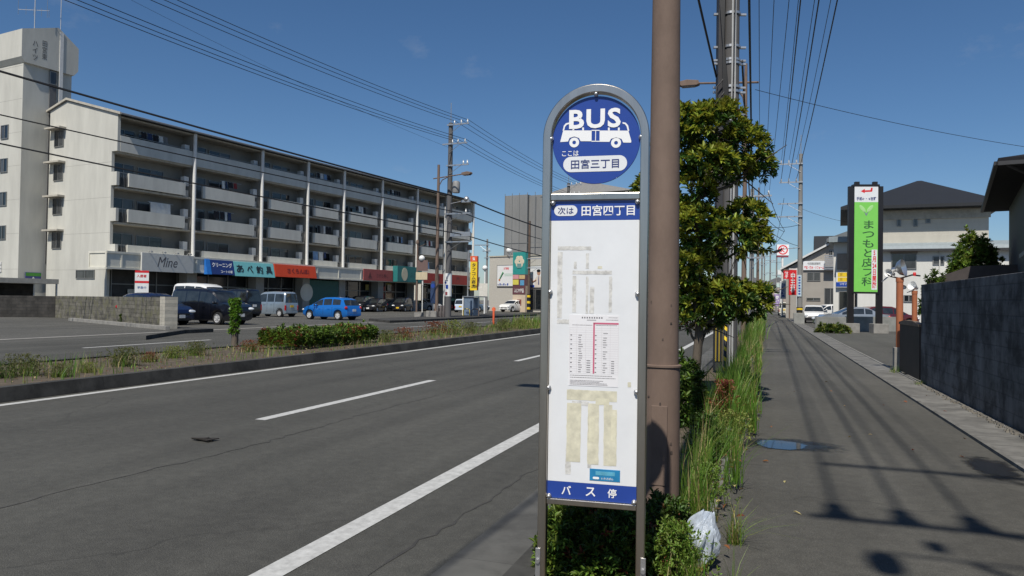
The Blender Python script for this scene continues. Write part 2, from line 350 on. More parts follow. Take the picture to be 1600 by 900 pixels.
# puddle with its wet rim, dark stains, grit along the wall
def blob(name, c, rx, ry, z, m, seed, n=40, rough=.22):
    r = random.Random(seed); ph = [r.uniform(0, 6.28) for _ in range(5)]
    pts = []
    for i in range(n):
        a = 2 * math.pi * i / n; k = 1 + rough * (math.sin(2 * a + ph[0]) * .5 + math.sin(3 * a + ph[1]) * .4 + math.sin(5 * a + ph[2]) * .25 + math.sin(9 * a + ph[3]) * .12)
        pts.append((c[0] + rx * k * math.cos(a), c[1] + ry * k * math.sin(a)))
    return sheet(name, pts, z, m)
def soft_edge(m, inner=.55, amp=.5):
    N, L, b = nd(m); tc = N.new('ShaderNodeTexCoord'); v = N.new('ShaderNodeVectorMath'); v.operation = 'SUBTRACT'; v.inputs[1].default_value = (.5, .5, 0); L.new(tc.outputs['Generated'], v.inputs[0])
    z = N.new('ShaderNodeVectorMath'); z.operation = 'MULTIPLY'; z.inputs[1].default_value = (2, 2, 0); L.new(v.outputs[0], z.inputs[0]); ln = N.new('ShaderNodeVectorMath'); ln.operation = 'LENGTH'; L.new(z.outputs[0], ln.inputs[0])
    nz = N.new('ShaderNodeTexNoise'); nz.inputs['Scale'].default_value = 7; nz.inputs['Detail'].default_value = 6; L.new(tc.outputs['Object'], nz.inputs[0])
    ma = N.new('ShaderNodeMath'); ma.operation = 'MULTIPLY_ADD'; ma.inputs[1].default_value = amp; L.new(nz.outputs[0], ma.inputs[0]); L.new(ln.outputs['Value'], ma.inputs[2])
    mr = N.new('ShaderNodeMapRange'); mr.interpolation_type = 'SMOOTHSTEP'; mr.inputs[1].default_value = inner + amp * .5; mr.inputs[2].default_value = .78 + amp * .5; mr.inputs[3].default_value = 1; mr.inputs[4].default_value = 0; L.new(ma.outputs[0], mr.inputs[0]); L.new(mr.outputs[0], b.inputs['Alpha'])
m_wet = asphalt('wet_asphalt', (.022, .022, .022), crack=0, patch=.2); m_wet.node_tree.nodes['Principled BSDF'].inputs['Roughness'].default_value = .38; soft_edge(m_wet, .3, .9)
m_water = mat('puddle_water', (.014, .014, .013), .04, var=0, spec=.4); soft_edge(m_water, .66, .35)
blob('wet_patch', (.26, 8.45), .66, .56, .003, m_wet, 3)
blob('puddle', (.2, 8.42), .34, .32, .006, m_water, 5)
blob('wet_patch', (2.02, 8.05), .26, .95, .003, m_wet, 8, rough=.3)
m_seam = asphalt('seam_asphalt', (.062, .06, .056), crack=0, patch=.3)
def crack(pts, w, seed):
    r = random.Random(seed); vs = []; fs = []; n = 0
    P = [Vector((*p, .003)) for p in pts]; q = []
    for a, b in zip(P[:-1], P[1:]):
        k = max(4, int((b - a).length / .12)); q += [a.lerp(b, i / k) for i in range(k)]
    q.append(P[-1])
    for i, p in enumerate(q):
        x = p.x + r.gauss(0, .018); ww = w * r.uniform(.25, 1.3); vs += [(x - ww, p.y, .003), (x + ww, p.y, .003)]
    fs = [(2 * i, 2 * i + 1, 2 * i + 3, 2 * i + 2) for i in range(len(q) - 1)]
    struct('dark_road_line', MB().add(vs, fs), m_seam)
crack([(-5.05, 3.2), (-5.0, 4.6), (-4.85, 6.2), (-4.9, 8.5), (-4.75, 13), (-4.8, 21), (-4.85, 40)], .008, 3)  # sealed crack along the lane seam
crack([(-1.98, 2.2), (-2.02, 4.2), (-1.95, 5.2), (-1.9, 7.0), (-1.95, 12)], .010, 5)  # thin dark irregular line beside the gutter
gb = MB()
for k in range(900):
    y = random.uniform(4, 16.5); x = 2.88 - abs(random.gauss(0, .05)); s = random.uniform(.006, .02)
    gb.box(x - s, x + s, y - s, y + s, .01, .018 + s, Matrix.Rotation(0, 4, 'Z'))
tag(gb.build('gravel', mat('grit', (.17, .155, .13), .95, var=.4, scale=8)), kind='stuff')

# ================================================================== THE BUS STOP
BP0 = Vector((-.7636, 3.4291, 0)); BRZ = rad(4.9)
bex = Vector((math.cos(BRZ), math.sin(BRZ), 0)); bey = Vector((-math.sin(BRZ), math.cos(BRZ), 0))
def bl(px, py):
    h = hit(px, py, BP0, bey) - BP0; return h.dot(bex), h.z
bus = thing('bus_stop_sign', 'tall silver bus stop sign with an arched top, blue disc and white timetable panel', 'bus stop sign', BP0, BRZ)
def archframe(ro, ri, y0, y1, zc, zb):
    mb = MB(); n = 36; prof = []
    for sgn in (0,):
        prof.append((-1, zb, None))
    pts = [((-ro, zb), (-ri, zb))] + [((-ro * math.cos(math.pi * i / n), zc + ro * math.sin(math.pi * i / n)), (-ri * math.cos(math.pi * i / n), zc + ri * math.sin(math.pi * i / n))) for i in range(n + 1)] + [((ro, zb), (ri, zb))]
    vs = []
    for (o, i) in pts: vs += [(o[0], y0, o[1]), (o[0], y1, o[1]), (i[0], y1, i[1]), (i[0], y0, i[1])]
    k = len(pts); fs = [(a * 4 + j, a * 4 + (j + 1) % 4, (a + 1) * 4 + (j + 1) % 4, (a + 1) * 4 + j) for a in range(k - 1) for j in range(4)] + [(0, 1, 2, 3), tuple((k - 1) * 4 + j for j in (3, 2, 1, 0))]
    return mb.add(vs, fs)
archframe(.251, .211, -.026, .026, 2.277, -.15).build('frame', m_alu, bus, smooth=True, bevel=.004, angle=30)
MB().box(-.211, .211, -.018, .018, 1.98, 2.012).build('crossbar', m_alu, bus, bevel=.003)
MB().box(-.211, .211, -.018, .018, .538, .565).build('crossbar', m_alu, bus, bevel=.003)
m_signblue = mat('sign_enamel_blue', (.018, .055, .29), .32, var=.06, scale=3, coat=.3)
m_signwhite = mat('sign_enamel_white', (.72, .73, .74), .38, var=.04, scale=5, coat=.2)
m_letter = mat('white_lettering', (.82, .82, .82), .45, var=0)
m_letblue = mat('navy_lettering', (.02, .035, .16), .45, var=0)
m_letblack = mat('black_lettering', (.015, .015, .017), .5, var=0)
disc = MB().lathe([(.0001, -.003), (.207, -.003), (.2085, -.0015), (.2085, .003), (.0001, .003)], 72, 'y', (0, 0, 2.266)).build('disc', m_signblue, bus, smooth=True)
Y1 = -.0045
text('bus_lettering', 'BUS', m_letter, disc, (-.006, Y1 - .001, 2.368), .093, bold=.03, width=.245, spacing=1.12)
# the little bus: white band of bodywork, roof bow, window posts, wheels
k_ = .00072
def zp(x, y): return ((x - 430) * k_, 2.266 - (y - 412 - (x - 430) * -.045) * k_)
pc = MB()
def poly(pts): pc.add([(x, Y1, z) for x, z in [zp(*p) for p in pts]], [tuple(range(len(pts)))])
poly([(193, 428), (212, 350), (402, 350), (402, 421), (330, 421), (318, 400), (287, 390), (256, 400), (245, 424)])
poly([(455, 350), (642, 350), (662, 418), (660, 428), (610, 428), (598, 404), (563, 394), (530, 404), (520, 424), (455, 424)])
poly([(414, 352), (427, 352), (427, 421), (414, 421)]) if False else None
poly([(402, 346), (455, 346), (455, 352), (402, 352)]); poly([(426, 352), (431, 352), (431, 421), (426, 421)]); poly([(402, 418), (455, 418), (455, 424), (402, 424)])
poly([(212, 352), (208, 352), (216, 318), (230, 302), (258, 296), (258, 306), (236, 312), (224, 326), (218, 352)])
poly([(604, 304), (604, 294), (624, 298), (640, 316), (648, 352), (638, 352), (630, 322), (620, 308)])
for x in (280, 345, 515, 580): poly([(x - 6, 330), (x + 6, 330), (x + 6, 352), (x - 6, 352)])
for wx in (287, 563):
    wxz = zp(wx, 430); n = 28
    ring = [(wxz[0] + r * math.cos(2 * math.pi * i / n), Y1, wxz[1] + r * math.sin(2 * math.pi * i / n)) for r in (.0235, .009) for i in range(n)]
    pc.add(ring, [(i, (i + 1) % n, n + (i + 1) % n, n + i) for i in range(n)])
pc.build('bus_pictogram', m_letter, disc)
text('lettering', 'ここは', m_letter, disc, (-.121, Y1, 2.206), .026, bold=.01, width=.08)
def pill(cx, cz, w, h, y, name, m, parent, n=12):
    r = h / 2; pts = [(cx + w / 2 - r + r * math.sin(math.pi * i / n), cz + r * math.cos(math.pi * i / n)) for i in range(n + 1)] + [(cx - w / 2 + r - r * math.sin(math.pi * i / n), cz - r * math.cos(math.pi * i / n)) for i in range(n + 1)]
    return MB().add([(x, y, z) for x, z in pts], [tuple(range(len(pts)))]).build(name, m, parent)
pill(-.003, 2.153, .303, .074, Y1, 'name_field', m_signwhite, disc)
text('stop_name', '田宮三丁目', m_letblue, disc, (-.003, Y1 - .0015, 2.153), .044, bold=.012, width=.228)
panel = MB().box(-.209, .209, -.004, .004, .645, 1.885).build('panel', m_signwhite, bus, bevel=.0015)
band = MB().box(-.2095, .2095, -.0045, .0045, 1.885, 1.978).build('header_band', m_signblue, bus)
foot = MB().box(-.2095, .2095, -.0045, .0045, .567, .645).build('footer_band', m_signblue, bus)
Y2 = -.0062
pill(-.139, 1.932, .112, .05, Y2, 'next_field', m_signwhite, band)
text('lettering', '次は', m_letblue, band, (-.139, Y2 - .0015, 1.932), .034, width=.076, bold=.005)
text('next_stop_name', '田宮四丁目', m_letter, band, (.062, Y2, 1.931), .05, width=.25, bold=.016)
for ch, x in zip('バス停', (-.118, -.003, .098)): text('lettering', ch, m_letter, foot, (x, Y2, .607), .042, bold=.016)
# timetable sheet with its printing
tt = MB().box(-.114, .12, -.0055, -.004, 1.102, 1.437).build('timetable', mat('paper', (.74, .73, .74), .7, var=.03), panel)
pr = MB(); yy = -.0062; rr = random.Random(4)
def q(x0, x1, z0, z1): pr.quad((x0, yy, z0), (x1, yy, z0), (x1, yy, z1), (x0, yy, z1))
pr.m = 1
q(.0, .0075, 1.162, 1.4); q(.0, .119, 1.394, 1.402)
pr.m = 2
for i in range(21): q(-.112, .118, 1.16 + i * .0108, 1.1605 + i * .0108)
for x in (-.112, -.078, -.035, .04, .08, .118): q(x, x + .0006, 1.16, 1.4)
pr.m = 0
for i in range(9): q(-.055 + i * .0115, -.049 + i * .0115, 1.421, 1.428)
for i in range(9): q(-.03 + i * .005, -.027 + i * .005, 1.411, 1.415)
for x0, x1, z in ((.072, .115, 1.425), (.06, .117, 1.414), (-.1, -.005, 1.388), (.012, .11, 1.388)):
    x = x0
    while x < x1: w = rr.uniform(.002, .006); q(x, min(x + w, x1), z, z + .0022); x += w + .0016
for col0 in (-.07, .046):
    for i in range(18):
        if rr.random() < .85:
            x = col0 + rr.uniform(0, .003); z = 1.164 + i * .0108
            for j in range(rr.randint(3, 5)): q(x, x + .0028, z + .002, z + .006); x += .0042
for i in range(0, 18, 2): q(-.108, -.1, 1.166 + i * .0108, 1.17 + i * .0108); q(.009, .016, 1.166 + i * .0108, 1.17 + i * .0108)
for i in range(6): q(-.03, -.012, 1.166 + i * .0108, 1.169 + i * .0108); q(.086, .1, 1.166 + i * .0108, 1.169 + i * .0108)
for z in (1.15, 1.14, 1.126, 1.12, 1.114, 1.108):
    x = -.108; xe = rr.uniform(.03, .11)
    while x < xe: w = rr.uniform(.002, .007); q(x, x + w, z, z + .0024); x += w + .0015
pr.build('timetable_print', [mat('print_grey', (.16, .15, .16), .7, var=0), mat('print_red', (.55, .12, .2), .7, var=0), mat('print_rule', (.5, .46, .48), .7, var=0)], tt)
# remains of old tape and notices
m_res = mat('tape_residue', (.58, .57, .54), .8, var=.28, scale=45); m_yel = mat('yellowed_tape', (.60, .57, .44), .7, var=.2, scale=22); m_cream = mat('yellowed_paper', (.64, .61, .46), .75, var=.14, scale=25)
tr = MB()
def strip(px0, py0, px1, py1, y=-.0048):
    x0, z1 = bl(px0, py0); x1, z0 = bl(px1, py1); r = random.Random(int(px0 * 7 + py0)); j = lambda: r.uniform(-.0015, .0015)
    # ragged long edges
    if abs(x1 - x0) > abs(z1 - z0):
        n = 12; up = [(x0 + (x1 - x0) * i / n, y, z1 + j()) for i in range(n + 1)]; dn = [(x0 + (x1 - x0) * i / n, y, z0 + j()) for i in range(n + 1)]
    else:
        n = 12; up = [(x0 + j(), y, z0 + (z1 - z0) * i / n) for i in range(n + 1)]; dn = [(x1 + j(), y, z0 + (z1 - z0) * i / n) for i in range(n + 1)]
    k = len(up); MB().add(up + dn, [(i, i + 1, k + i + 1, k + i) for i in range(n)]).build('tape_residue', (m_res, m_yel, m_cream)[tr.m], panel)
tr.m = 0
for a in ((872, 385, 924, 391), (872, 394, 878, 497), (897, 409, 901, 420), (916, 396, 920, 420), (895, 423, 956, 429), (895, 431, 900, 488), (916, 432, 919, 490), (922, 448, 928, 490), (952, 432, 956, 488), (871, 499, 889, 506), (884, 700, 892, 741), (918, 724, 924, 731), (894, 626, 920, 634)): strip(*a)
tr.m = 1
for a in ((886, 608, 964, 628, -.0046), (886, 629, 907, 722, -.005), (919, 630, 935, 726, -.005), (944, 632, 956, 728, -.005), (956, 640, 963, 728, -.0051), (934, 416, 941, 420), (981, 597, 986, 605)): strip(*a)
tr.m = 2
for a in ((921, 650, 929, 690, -.0056), (955, 650, 962, 690, -.0057), (931, 622, 952, 633, -.0052)): strip(*a)
stk = MB().box(-.008, .134, -.0062, -.004, .662, .716); st = stk.build('sticker', mat('sticker_cyan', (.02, .21, .42), .4, var=.12, scale=20), panel)
text('lettering', 'いきさぽん', m_letter, st, (.075, -.0072, .674), .011, bold=.01)
pill(.022, .674, .03, .011, -.0072, 'sticker_badge', m_letter, st)
MB().box(.02, .11, -.0068, -.0062, .688, .706).build('sticker_picture', mat('sticker_pale', (.1, .36, .5), .5, var=.2, scale=30), st)
# domed bolts
def bolt(x, z, y=-.02, r=.0095):
    MB().lathe([(r * 1.25, y + .012), (r * 1.25, y + .006), (r, y + .004), (r * .8, y - .003), (r * .3, y - .006), (.0001, y - .0065)], 16, 'y', (x, 0, z)).build('bolt', m_steel, bus, smooth=True)
for x, z in ((0, 2.482), (-.213, 2.277), (.213, 2.27), (-.2, 1.968), (.2, 1.968), (-.209, 1.544), (.205, 1.54), (-.209, 1.088), (.205, 1.085), (-.2, .575), (.2, .575)): bolt(x, z)
for sx in (-1, 1):
    MB().box(sx * .246 - .012, sx * .246 + .012, -.032, -.0265, -.1, .33).build('anchor_strap', m_steel, bus, bevel=.002)
    MB().lathe([(.011, -.034), (.011, -.042), (.0001, -.042)], 6, 'y', (sx * .246, 0, .27)).build('strap_bolt', m_steel, bus)

# ================================================================== STREET LAMPS (brown)
def brown_lamp(label, p, H, arm_dir, r0=.088, r1=.062, armz=None, detail=False, arm_len=2.5, group='brown street lamps along the road'):
    t = thing('street_lamp', label, 'street lamp', p, 0, group)
    armz = armz or H - .75
    if detail:
        MB().tube([(0, 0, -.1), (0, 0, 1.092)], [.118, .113], 32).build('base_housing', m_brown, t, smooth=True)
        MB().lathe([(.104, 1.088), (.121, 1.09), (.121, 1.101), (.104, 1.106)], 32).build('housing_cap', m_brown, t, smooth=True, angle=30)
        MB().box(-.05, .05, -.119, -.108, .35, .85).build('service_hatch', m_brown, t, bevel=.003)
        rs = random.Random(6)
        for k in range(9):
            a = rs.uniform(-2.5, -.6); z = rs.uniform(.75, 1.5) if k < 6 else rs.uniform(.45, .75); r = (.1175 if z < 1.08 else .105); w_ = rs.uniform(.06, .22); h_ = rs.uniform(.004, .02)
            MB().add([(r * math.cos(a + w_ * i / 4), r * math.sin(a + w_ * i / 4), z + s * h_ + rs.uniform(-.003, .003)) for i in range(5) for s in (0, 1)], [(2 * i, 2 * i + 1, 2 * i + 3, 2 * i + 2) for i in range(4)]).build('scuff_mark', mat('scuff_dark', (.075, .055, .045), .8, var=.4, scale=30), t)
        MB().tube([(0, 0, 1.0), (0, 0, 3.5), (0, 0, 7), (0, 0, H)], [.1035, .089, .075, r1], 32).build('pole', m_brown, t, smooth=True)
    else:
        MB().tube([(0, 0, -.1), (0, 0, H)], [r0 * 1.15, r1], 12).build('pole', m_brown, t, smooth=True)
    d = Vector(arm_dir).normalized()
    MB().tube([d * -.5 + Vector((0, 0, armz - .05)), d * arm_len + Vector((0, 0, armz + .1))], .045, 8).tube([Vector((0, 0, armz - 1.1)), d * .1 + Vector((0, 0, armz - .6)), d * .35 + Vector((0, 0, armz - .22)), d * .9 + Vector((0, 0, armz - .02))], .04, 8).build('arm', m_brown, t, smooth=True)
    a = math.atan2(d.y, d.x); M = Matrix.Translation(d * (arm_len + .35) + Vector((0, 0, armz + .1))) @ Matrix.Rotation(a, 4, 'Z')
    MB().prism([(-.42, -.05), (-.38, .1), (.1, .16), (.42, .1), (.45, -.02), (.3, -.1), (-.3, -.1)], -.16, .16, 'y', M).build('lamp_head', m_brown, t, bevel=.02)
    MB().box(-.25, .3, -.13, .13, -.125, -.102, M).build('lens', mat('lamp_lens', (.16, .13, .11), .3, var=0), t)
    return t
brown_lamp('thick brown lamp post standing right behind the bus stop sign, its top out of view', gz(1036, 4.78), 11.2, (-1, 0, 0), detail=True)
brown_lamp('brown street lamp rising behind the leafy street tree, its arm reaching left over the road', gz(1162, 30), 11.3, (-.95, .0, 0), r0=.1, arm_len=1.9)
brown_lamp('brown street lamp on the far pavement in front of the apartment block', gz(682, 57.5), 12.0, (.93, -.2, 0), r0=.14, r1=.1, arm_len=2.3, armz=11.0)

# ================================================================== THE APARTMENT BLOCK  (local: x out of the facade, y along it, z up)
AP = Vector((-47.414, 43.982, 0)); ARZ = rad(-8.3)
AEN = Vector((math.cos(ARZ), math.sin(ARZ), 0)); AES = Vector((-math.sin(ARZ), math.cos(ARZ), 0))
def loc(s, n=0, z=0): return AP + AES * s + AEN * n + Vector((0, 0, z))
def fa(px, py, n=0):
    h = hit(px, py, AP + AEN * n, AEN) - AP; return h.dot(AES), h.z
m_apt = mat('apartment_plaster', (.50, .49, .44), .85, var=.12, scale=.9, stretch=(1, 1, .22), bump=.15, bscale=25)
m_apt2 = mat('balcony_plaster', (.55, .54, .49), .85, var=.13, scale=.8, stretch=(1, 1, .3))
m_rec = mat('recess_shade_plaster', (.24, .23, .205), .9, var=.12, scale=.7)  # plaster colour darkened to carry the shade of the balcony recesses
m_trim = mat('canopy_concrete', (.42, .39, .33), .85, var=.2, scale=3)
m_roof = mat('apartment_roof', (.14, .14, .145), .7, var=.15)
m_pipe = mat('white_drainpipe', (.66, .65, .62), .6, var=.1)
m_frame = mat('window_frame_alu', (.25, .25, .24), .45, .5, var=.05)
m_fascia = mat('fascia_cream', (.62, .6, .52), .7, var=.1, scale=1.5, stretch=(1, 1, .3))
apt = thing('apartment_building', 'long cream apartment block with four rows of balconies, shops below and a stair tower', 'building', AP, ARZ)
BAYS = [0.0, 7.0, 14.65, 20.85, 26.45, 33.25, 40.45, 47.4, 54.5]
FL = [(12.62, 13.85), (9.97, 11.02), (7.19, 8.2), (4.42, 5.4)]        # parapet bottom, top
SL = [12.62, 9.9, 7.12, 4.35]
LB = 54.5
# main walls
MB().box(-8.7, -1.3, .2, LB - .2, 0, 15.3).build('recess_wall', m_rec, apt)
w = MB()
prof = [(-.9, 0), (-.9, 3.4), (-.62, 3.4), (-.62, 4.42), (0, 4.42), (0, 5.4), (-.65, 5.4), (-.65, 7.19), (0, 7.19), (0, 8.2), (-.65, 8.2), (-.65, 9.97), (0, 9.97), (0, 11.02), (-.65, 11.02), (-.65, 12.62), (0, 12.62), (0, 15.5), (-6.4, 17.15), (-8.7, 16.55), (-8.7, 0)]
MB().prism(prof, -.04, .2, 'y').build('end_wall', m_apt, apt); MB().prism(prof, LB - .2, LB, 'y').build('end_wall', m_apt, apt)
j = MB()
for z in (3.42, 6.3, 9.05, 11.8): j.box(-8.69, -.66, -.043, -.039, z, z + .02)
for z in (3.42, 6.3, 9.05, 11.8, 14.5, 17.2, 19.9): j.box(-15.9, -9.13, -2.043, -2.039, z, z + .02)
j.build('wall_joint', mat('joint_grey', (.3, .29, .26), .9, var=.1), apt)  # thin grey strips drawn as the wall's joints
fs = MB()
for z in SL: fs.box(-1.3, -.16, .2, LB - .2, z - .14, z)
fs.box(-1.3, .05, .2, LB - .2, 15.24, 15.34)
fs.build('floor_slab', m_trim, apt)
rp = MB().prism([(.42, 15.36), (.42, 15.52), (-6.4, 17.36), (-9.0, 16.62), (-9.0, 16.46), (-6.4, 17.18)], -.12, LB + .12, 'y').build('roof', m_roof, apt)
MB().prism([(.46, 15.37), (.46, 15.56), (-6.4, 17.42), (-9.05, 16.66), (-9.05, 16.5), (-6.4, 17.24)], -.2, -.122, 'y').build('verge_trim', m_trim, rp)
MB().box(.422, .52, -.1, LB + .1, 15.4, 15.5).build('gutter', mat('gutter_grey', (.2, .2, .2), .5), rp)
for s in BAYS[1:-1]:
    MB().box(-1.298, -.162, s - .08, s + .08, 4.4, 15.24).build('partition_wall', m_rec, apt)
for s in BAYS[1:]:
    MB().tube([(.12, s, 4.8), (.12, s, 15.36)], .15, 10).build('drainpipe', m_pipe, apt, smooth=True)
m_ac = mat('heater_white', (.62, .62, .6), .5, var=.05)
def window(s0, s1, z0, z1, n, parent, glass, name='window', panes=2, axis='s'):
    mb = MB(); t = .06
    def bx(a, b, c, d, m, k0, k1):
        mb.m = m
        if axis == 's': mb.box(n + k0, n + k1, a, b, c, d)
        else: mb.box(a, b, n - k1, n - k0, c, d)
    bx(s0, s1, z0, z0 + t, 0, 0, .07); bx(s0, s1, z1 - t, z1, 0, 0, .07); bx(s0, s0 + t, z0 + t, z1 - t, 0, 0, .07); bx(s1 - t, s1, z0 + t, z1 - t, 0, 0, .07)
    for i in range(1, panes):
        c = s0 + (s1 - s0) * i / panes; bx(c - .03, c + .03, z0 + t, z1 - t, 0, 0, .06)
    wd = (s1 - s0 - 2 * t) / panes
    for i in range(panes): bx(s0 + t + i * wd, s0 + t + (i + 1) * wd - .001, z0 + t, z1 - t, 1 if (i + int(s0 * 3 + z0)) % 3 else 2, 0, .03)
    return mb.build(name, [m_frame, glass, m_glass2], parent)
rng = random.Random(3)
for b in range(8):
    s0, s1 = BAYS[b] + .12, BAYS[b + 1] - .1
    for fi, (zb, zt) in enumerate(FL):
        sl = SL[fi]
        if fi == 0: MB().box(-.14, .02, (s0 if b else .21), s1 + .08 - (.02 if b < 7 else .25), zb, zt).build('balcony_parapet', m_apt2, apt)
        else:
            MB().box(-.16, .06, s0 + .85, s1 - .72, zb, zt).build('balcony_parapet', m_apt2, apt)
        window(s0 + .3, s0 + 2.2, sl + .08, sl + 2.05, -1.298, apt, m_glassd)
        window(s0 + 2.5, s0 + 4.9, sl + (.08 if (b + fi) % 2 else .7), sl + 1.98, -1.298, apt, m_glassd)
        MB().box(-.75, -.3, s1 - .58, s1 - .12, sl + .95, sl + 1.75).box(-.7, -.35, s1 - .62, s1 - .1, sl + .02, sl + .6).build('water_heater', m_ac, apt)
for b in range(8):
    s0, s1 = BAYS[b] + .12, BAYS[b + 1] - .1
    for fi in (1, 2, 3):
        z0, z1 = FL[fi]
        for (a, c) in ((s0, s0 + .85), (s1 - .72, s1)):
            rl = MB().box(-.1, -.06, a, c, z1 - .05, z1); k = a + .06
            while k < c: rl.box(-.09, -.07, k, k + .02, SL[fi] + .002, z1 - .05); k += .13
            if 2 * b + (a != s0) < 16: rl.build('balcony_railing', m_frame, apt)
    MB().box(-.09, -.05, s0, s1, FL[0][1] + .1, FL[0][1] + .14).build('balcony_railing', m_frame, apt)
# end wall: hooded windows
for z in (14.92, 12.14, 9.36, 6.58):
    c = MB().box(-8.55, -6.5, -.62, -.041, z, z + .14).build('window_hood', m_trim, apt)
    window(-8.0, -6.75, z - 1.42, z - .05, -.041, apt, m_glassd, axis='n', panes=2)
window(-4.7, -2.35, 2.72, 3.42, -.041, apt, m_glass2, axis='n', panes=2)
# stair tower
tw = MB().box(-16, -9.1, -2.04, 1.9, 0, 20.3)
tw.prism([(-2.34, 20.5), (-2.34, 22.72), (.55, 23.75), (2.3, 22.5), (2.3, 20.55), (1.95, 20.1), (-2.08, 20.1)], -16.1, -8.85, 'x')
tower = tw.build('stair_tower', m_apt, apt)
MB().box(-8.849, -8.80, .68, .98, 4, 23.4).build('light_strip', m_pipe, tower)
MB().box(-9.098, -9.04, .05, .6, 4, 20.1).build('stair_slot', mat('slot_dark', (.12, .12, .12), .7), tower)
window(.0, .6, 18.9, 20.0, -9.04, tower, m_glassd, panes=1)
for z in (14.1, 11.35, 8.6, 5.85): window(-11.95, -10.9, z, z + 1.15, -2.042, tower, m_glassd, axis='n', panes=2)
window(-14.0, -11.6, .9, 2.9, -2.042, tower, m_glassd, axis='n', panes=2, name='entrance')
for z in (3.2, 3.5, 3.8): MB().box(-14.2, -11.4, -2.1, -2.043, z, z + .22).build('louvre', m_ac, tower)
for i, s in enumerate(('ハイツ', '田宮東')):
    text('tower_lettering', list(s), mat('tower_letter_grey', (.1, .1, .1), .6, var=0), tower, (-8.84, (-1.3, -.55)[i], 21.5 if i else 21.25), 1.55, rot=(math.pi / 2, 0, math.pi / 2), bold=.01, width=.42, vertical=True)
MB().tube([(-9.0, .8, 23.5), (-9.0, .8, 27)], .035, 6).build('lightning_rod', m_steel, tower)
# ground floor behind the cars
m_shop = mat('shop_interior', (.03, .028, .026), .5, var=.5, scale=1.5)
m_teal = mat('teal_shutter', (.015, .095, .085), .55, var=.15)
m_pier = mat('shop_pier_grey', (.3, .3, .285), .8, var=.12)
fascia = MB().box(-.88, 1.2, -1.5, LB + .1, 3.5, 4.72).build('shop_fascia', m_fascia, apt, bevel=.02)
fr = MB()
for (a, c) in ((-1.52, LB + .1),): fr.box(1.202, 1.26, a, c, 4.6, 4.76).box(1.202, 1.26, a, c, 3.42, 3.56)
fr.box(-.9, 1.2, -1.56, -1.502, 3.42, 3.56).box(-.9, 1.2, -1.56, -1.502, 4.6, 4.76).box(-.9, -.78, -1.56, -1.502, 3.565, 4.595).box(1.08, 1.255, -1.56, -1.502, 3.565, 4.595)
for s in (-.3, 6.5, 21.2, 24.5, 28.2): fr.box(1.202, 1.25, s - .06, s + .06, 3.565, 4.595)
fr.build('fascia_frame', m_fascia, fascia)
for b in range(8):
    s0, s1 = BAYS[b], BAYS[b + 1]
    MB().box(-.9, .1, s1 - .5, s1 + .5, 0, 3.48).build('pier', m_pier, apt)
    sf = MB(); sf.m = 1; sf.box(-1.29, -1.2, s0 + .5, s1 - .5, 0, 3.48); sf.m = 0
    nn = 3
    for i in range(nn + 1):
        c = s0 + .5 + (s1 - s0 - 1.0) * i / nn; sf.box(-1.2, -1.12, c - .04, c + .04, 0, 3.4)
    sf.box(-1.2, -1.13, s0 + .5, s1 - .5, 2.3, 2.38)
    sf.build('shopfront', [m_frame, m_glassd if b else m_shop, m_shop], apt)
    gd = random.Random(b + 40)
    for k in range(7):
        y = gd.uniform(s0 + .6, s1 - 1.3); z = gd.choice((.3, .9, 1.3, 2.45)); cc_ = gd.choice(((.45, .2, .03), (.5, .48, .42), (.3, .05, .04), (.05, .16, .14), (.4, .33, .1), (.3, .32, .35)))
        MB().box(-1.11 + k * .004, -1.08 + k * .004, y, y + gd.uniform(.4, .9), z, z + gd.uniform(.35, .8)).build('window_display', mat('display_%02d%02d' % (int(cc_[0] * 99), int(cc_[1] * 99)), cc_, .6, var=.45, scale=5), apt)
MB().box(-.5, .05, 21.4, 25.9, 0, 3.3).build('teal_shutter', m_teal, apt)
MB().lathe([(.001, .06), (.9, .06), (.9, .1), (.001, .1)], 24, 'x', (.05, 20.9, 2.0)).build('wall_roundel', m_fascia, apt)
# fittings
bar = lambda a, b, r=.02: ([a, b], r)
ant = thing('tv_antenna', 'thin television antenna on top of the stair tower', 'antenna', loc(-1.2, -9.2, 23.0), ARZ)
am = MB().tube([(0, 0, 0), (0, 0, 3.4)], .04, 6)
am.build('mast', m_steel, ant)
ab = MB()
for z in (1.6, 3.3): ab.tube([(-.9, -.8, z), (.6, .8, z + .2)], .025, 5)
for k in range(5):
    for z in (1.6, 3.3): ab.tube([(-.9 + k * .37, -.8 + k * .4, z - .35), (-.9 + k * .37, -.8 + k * .4, z + .35)], .016, 4)
ab.tube([(-.9, -.8, 1.2), (-.9, -.8, 2.9)], .018, 4).tube([(.5, .7, 1.2), (.5, .7, 2.9)], .018, 4)
ab.build('aerial', m_steel, ant)

# ------------------------------------------------------------------ shop signs on the fascia
def shop_sign(name, label, s0, s1, z0, z1, n0, n1, m, lean=0.0):
    t = thing(name, label, 'shop sign', loc((s0 + s1) / 2, 0, 0), ARZ)
    L = (s1 - s0) / 2
    MB().prism([(n0, z0), (n1 + lean, z0), (n1, z1), (n0, z1)], -L, L, 'y').build('board', m, t, bevel=.015)
    return t, L
def stext(t, s, m, y, z, n, h, w, bold=.01, lean=0, name='lettering', shear=0):
    return text(name, s, m, t, (n, y, z), h, rot=(math.pi / 2 - lean, 0, math.pi / 2), bold=bold, width=w, shear=shear)
t, L = shop_sign('shop_sign', 'plain pale grey shop sign with curly script lettering, nearest the block corner', 1.25, 6.05, 3.36, 4.82, 1.262, 1.42, mat('sign_pale_grey', (.55, .55, .52), .5, var=.06))
sl = stext(t, 'Mine', mat('script_grey', (.1, .09, .09), .5, var=0), -.1, 4.15, 1.424, .8, 1.85, bold=0, shear=.3)
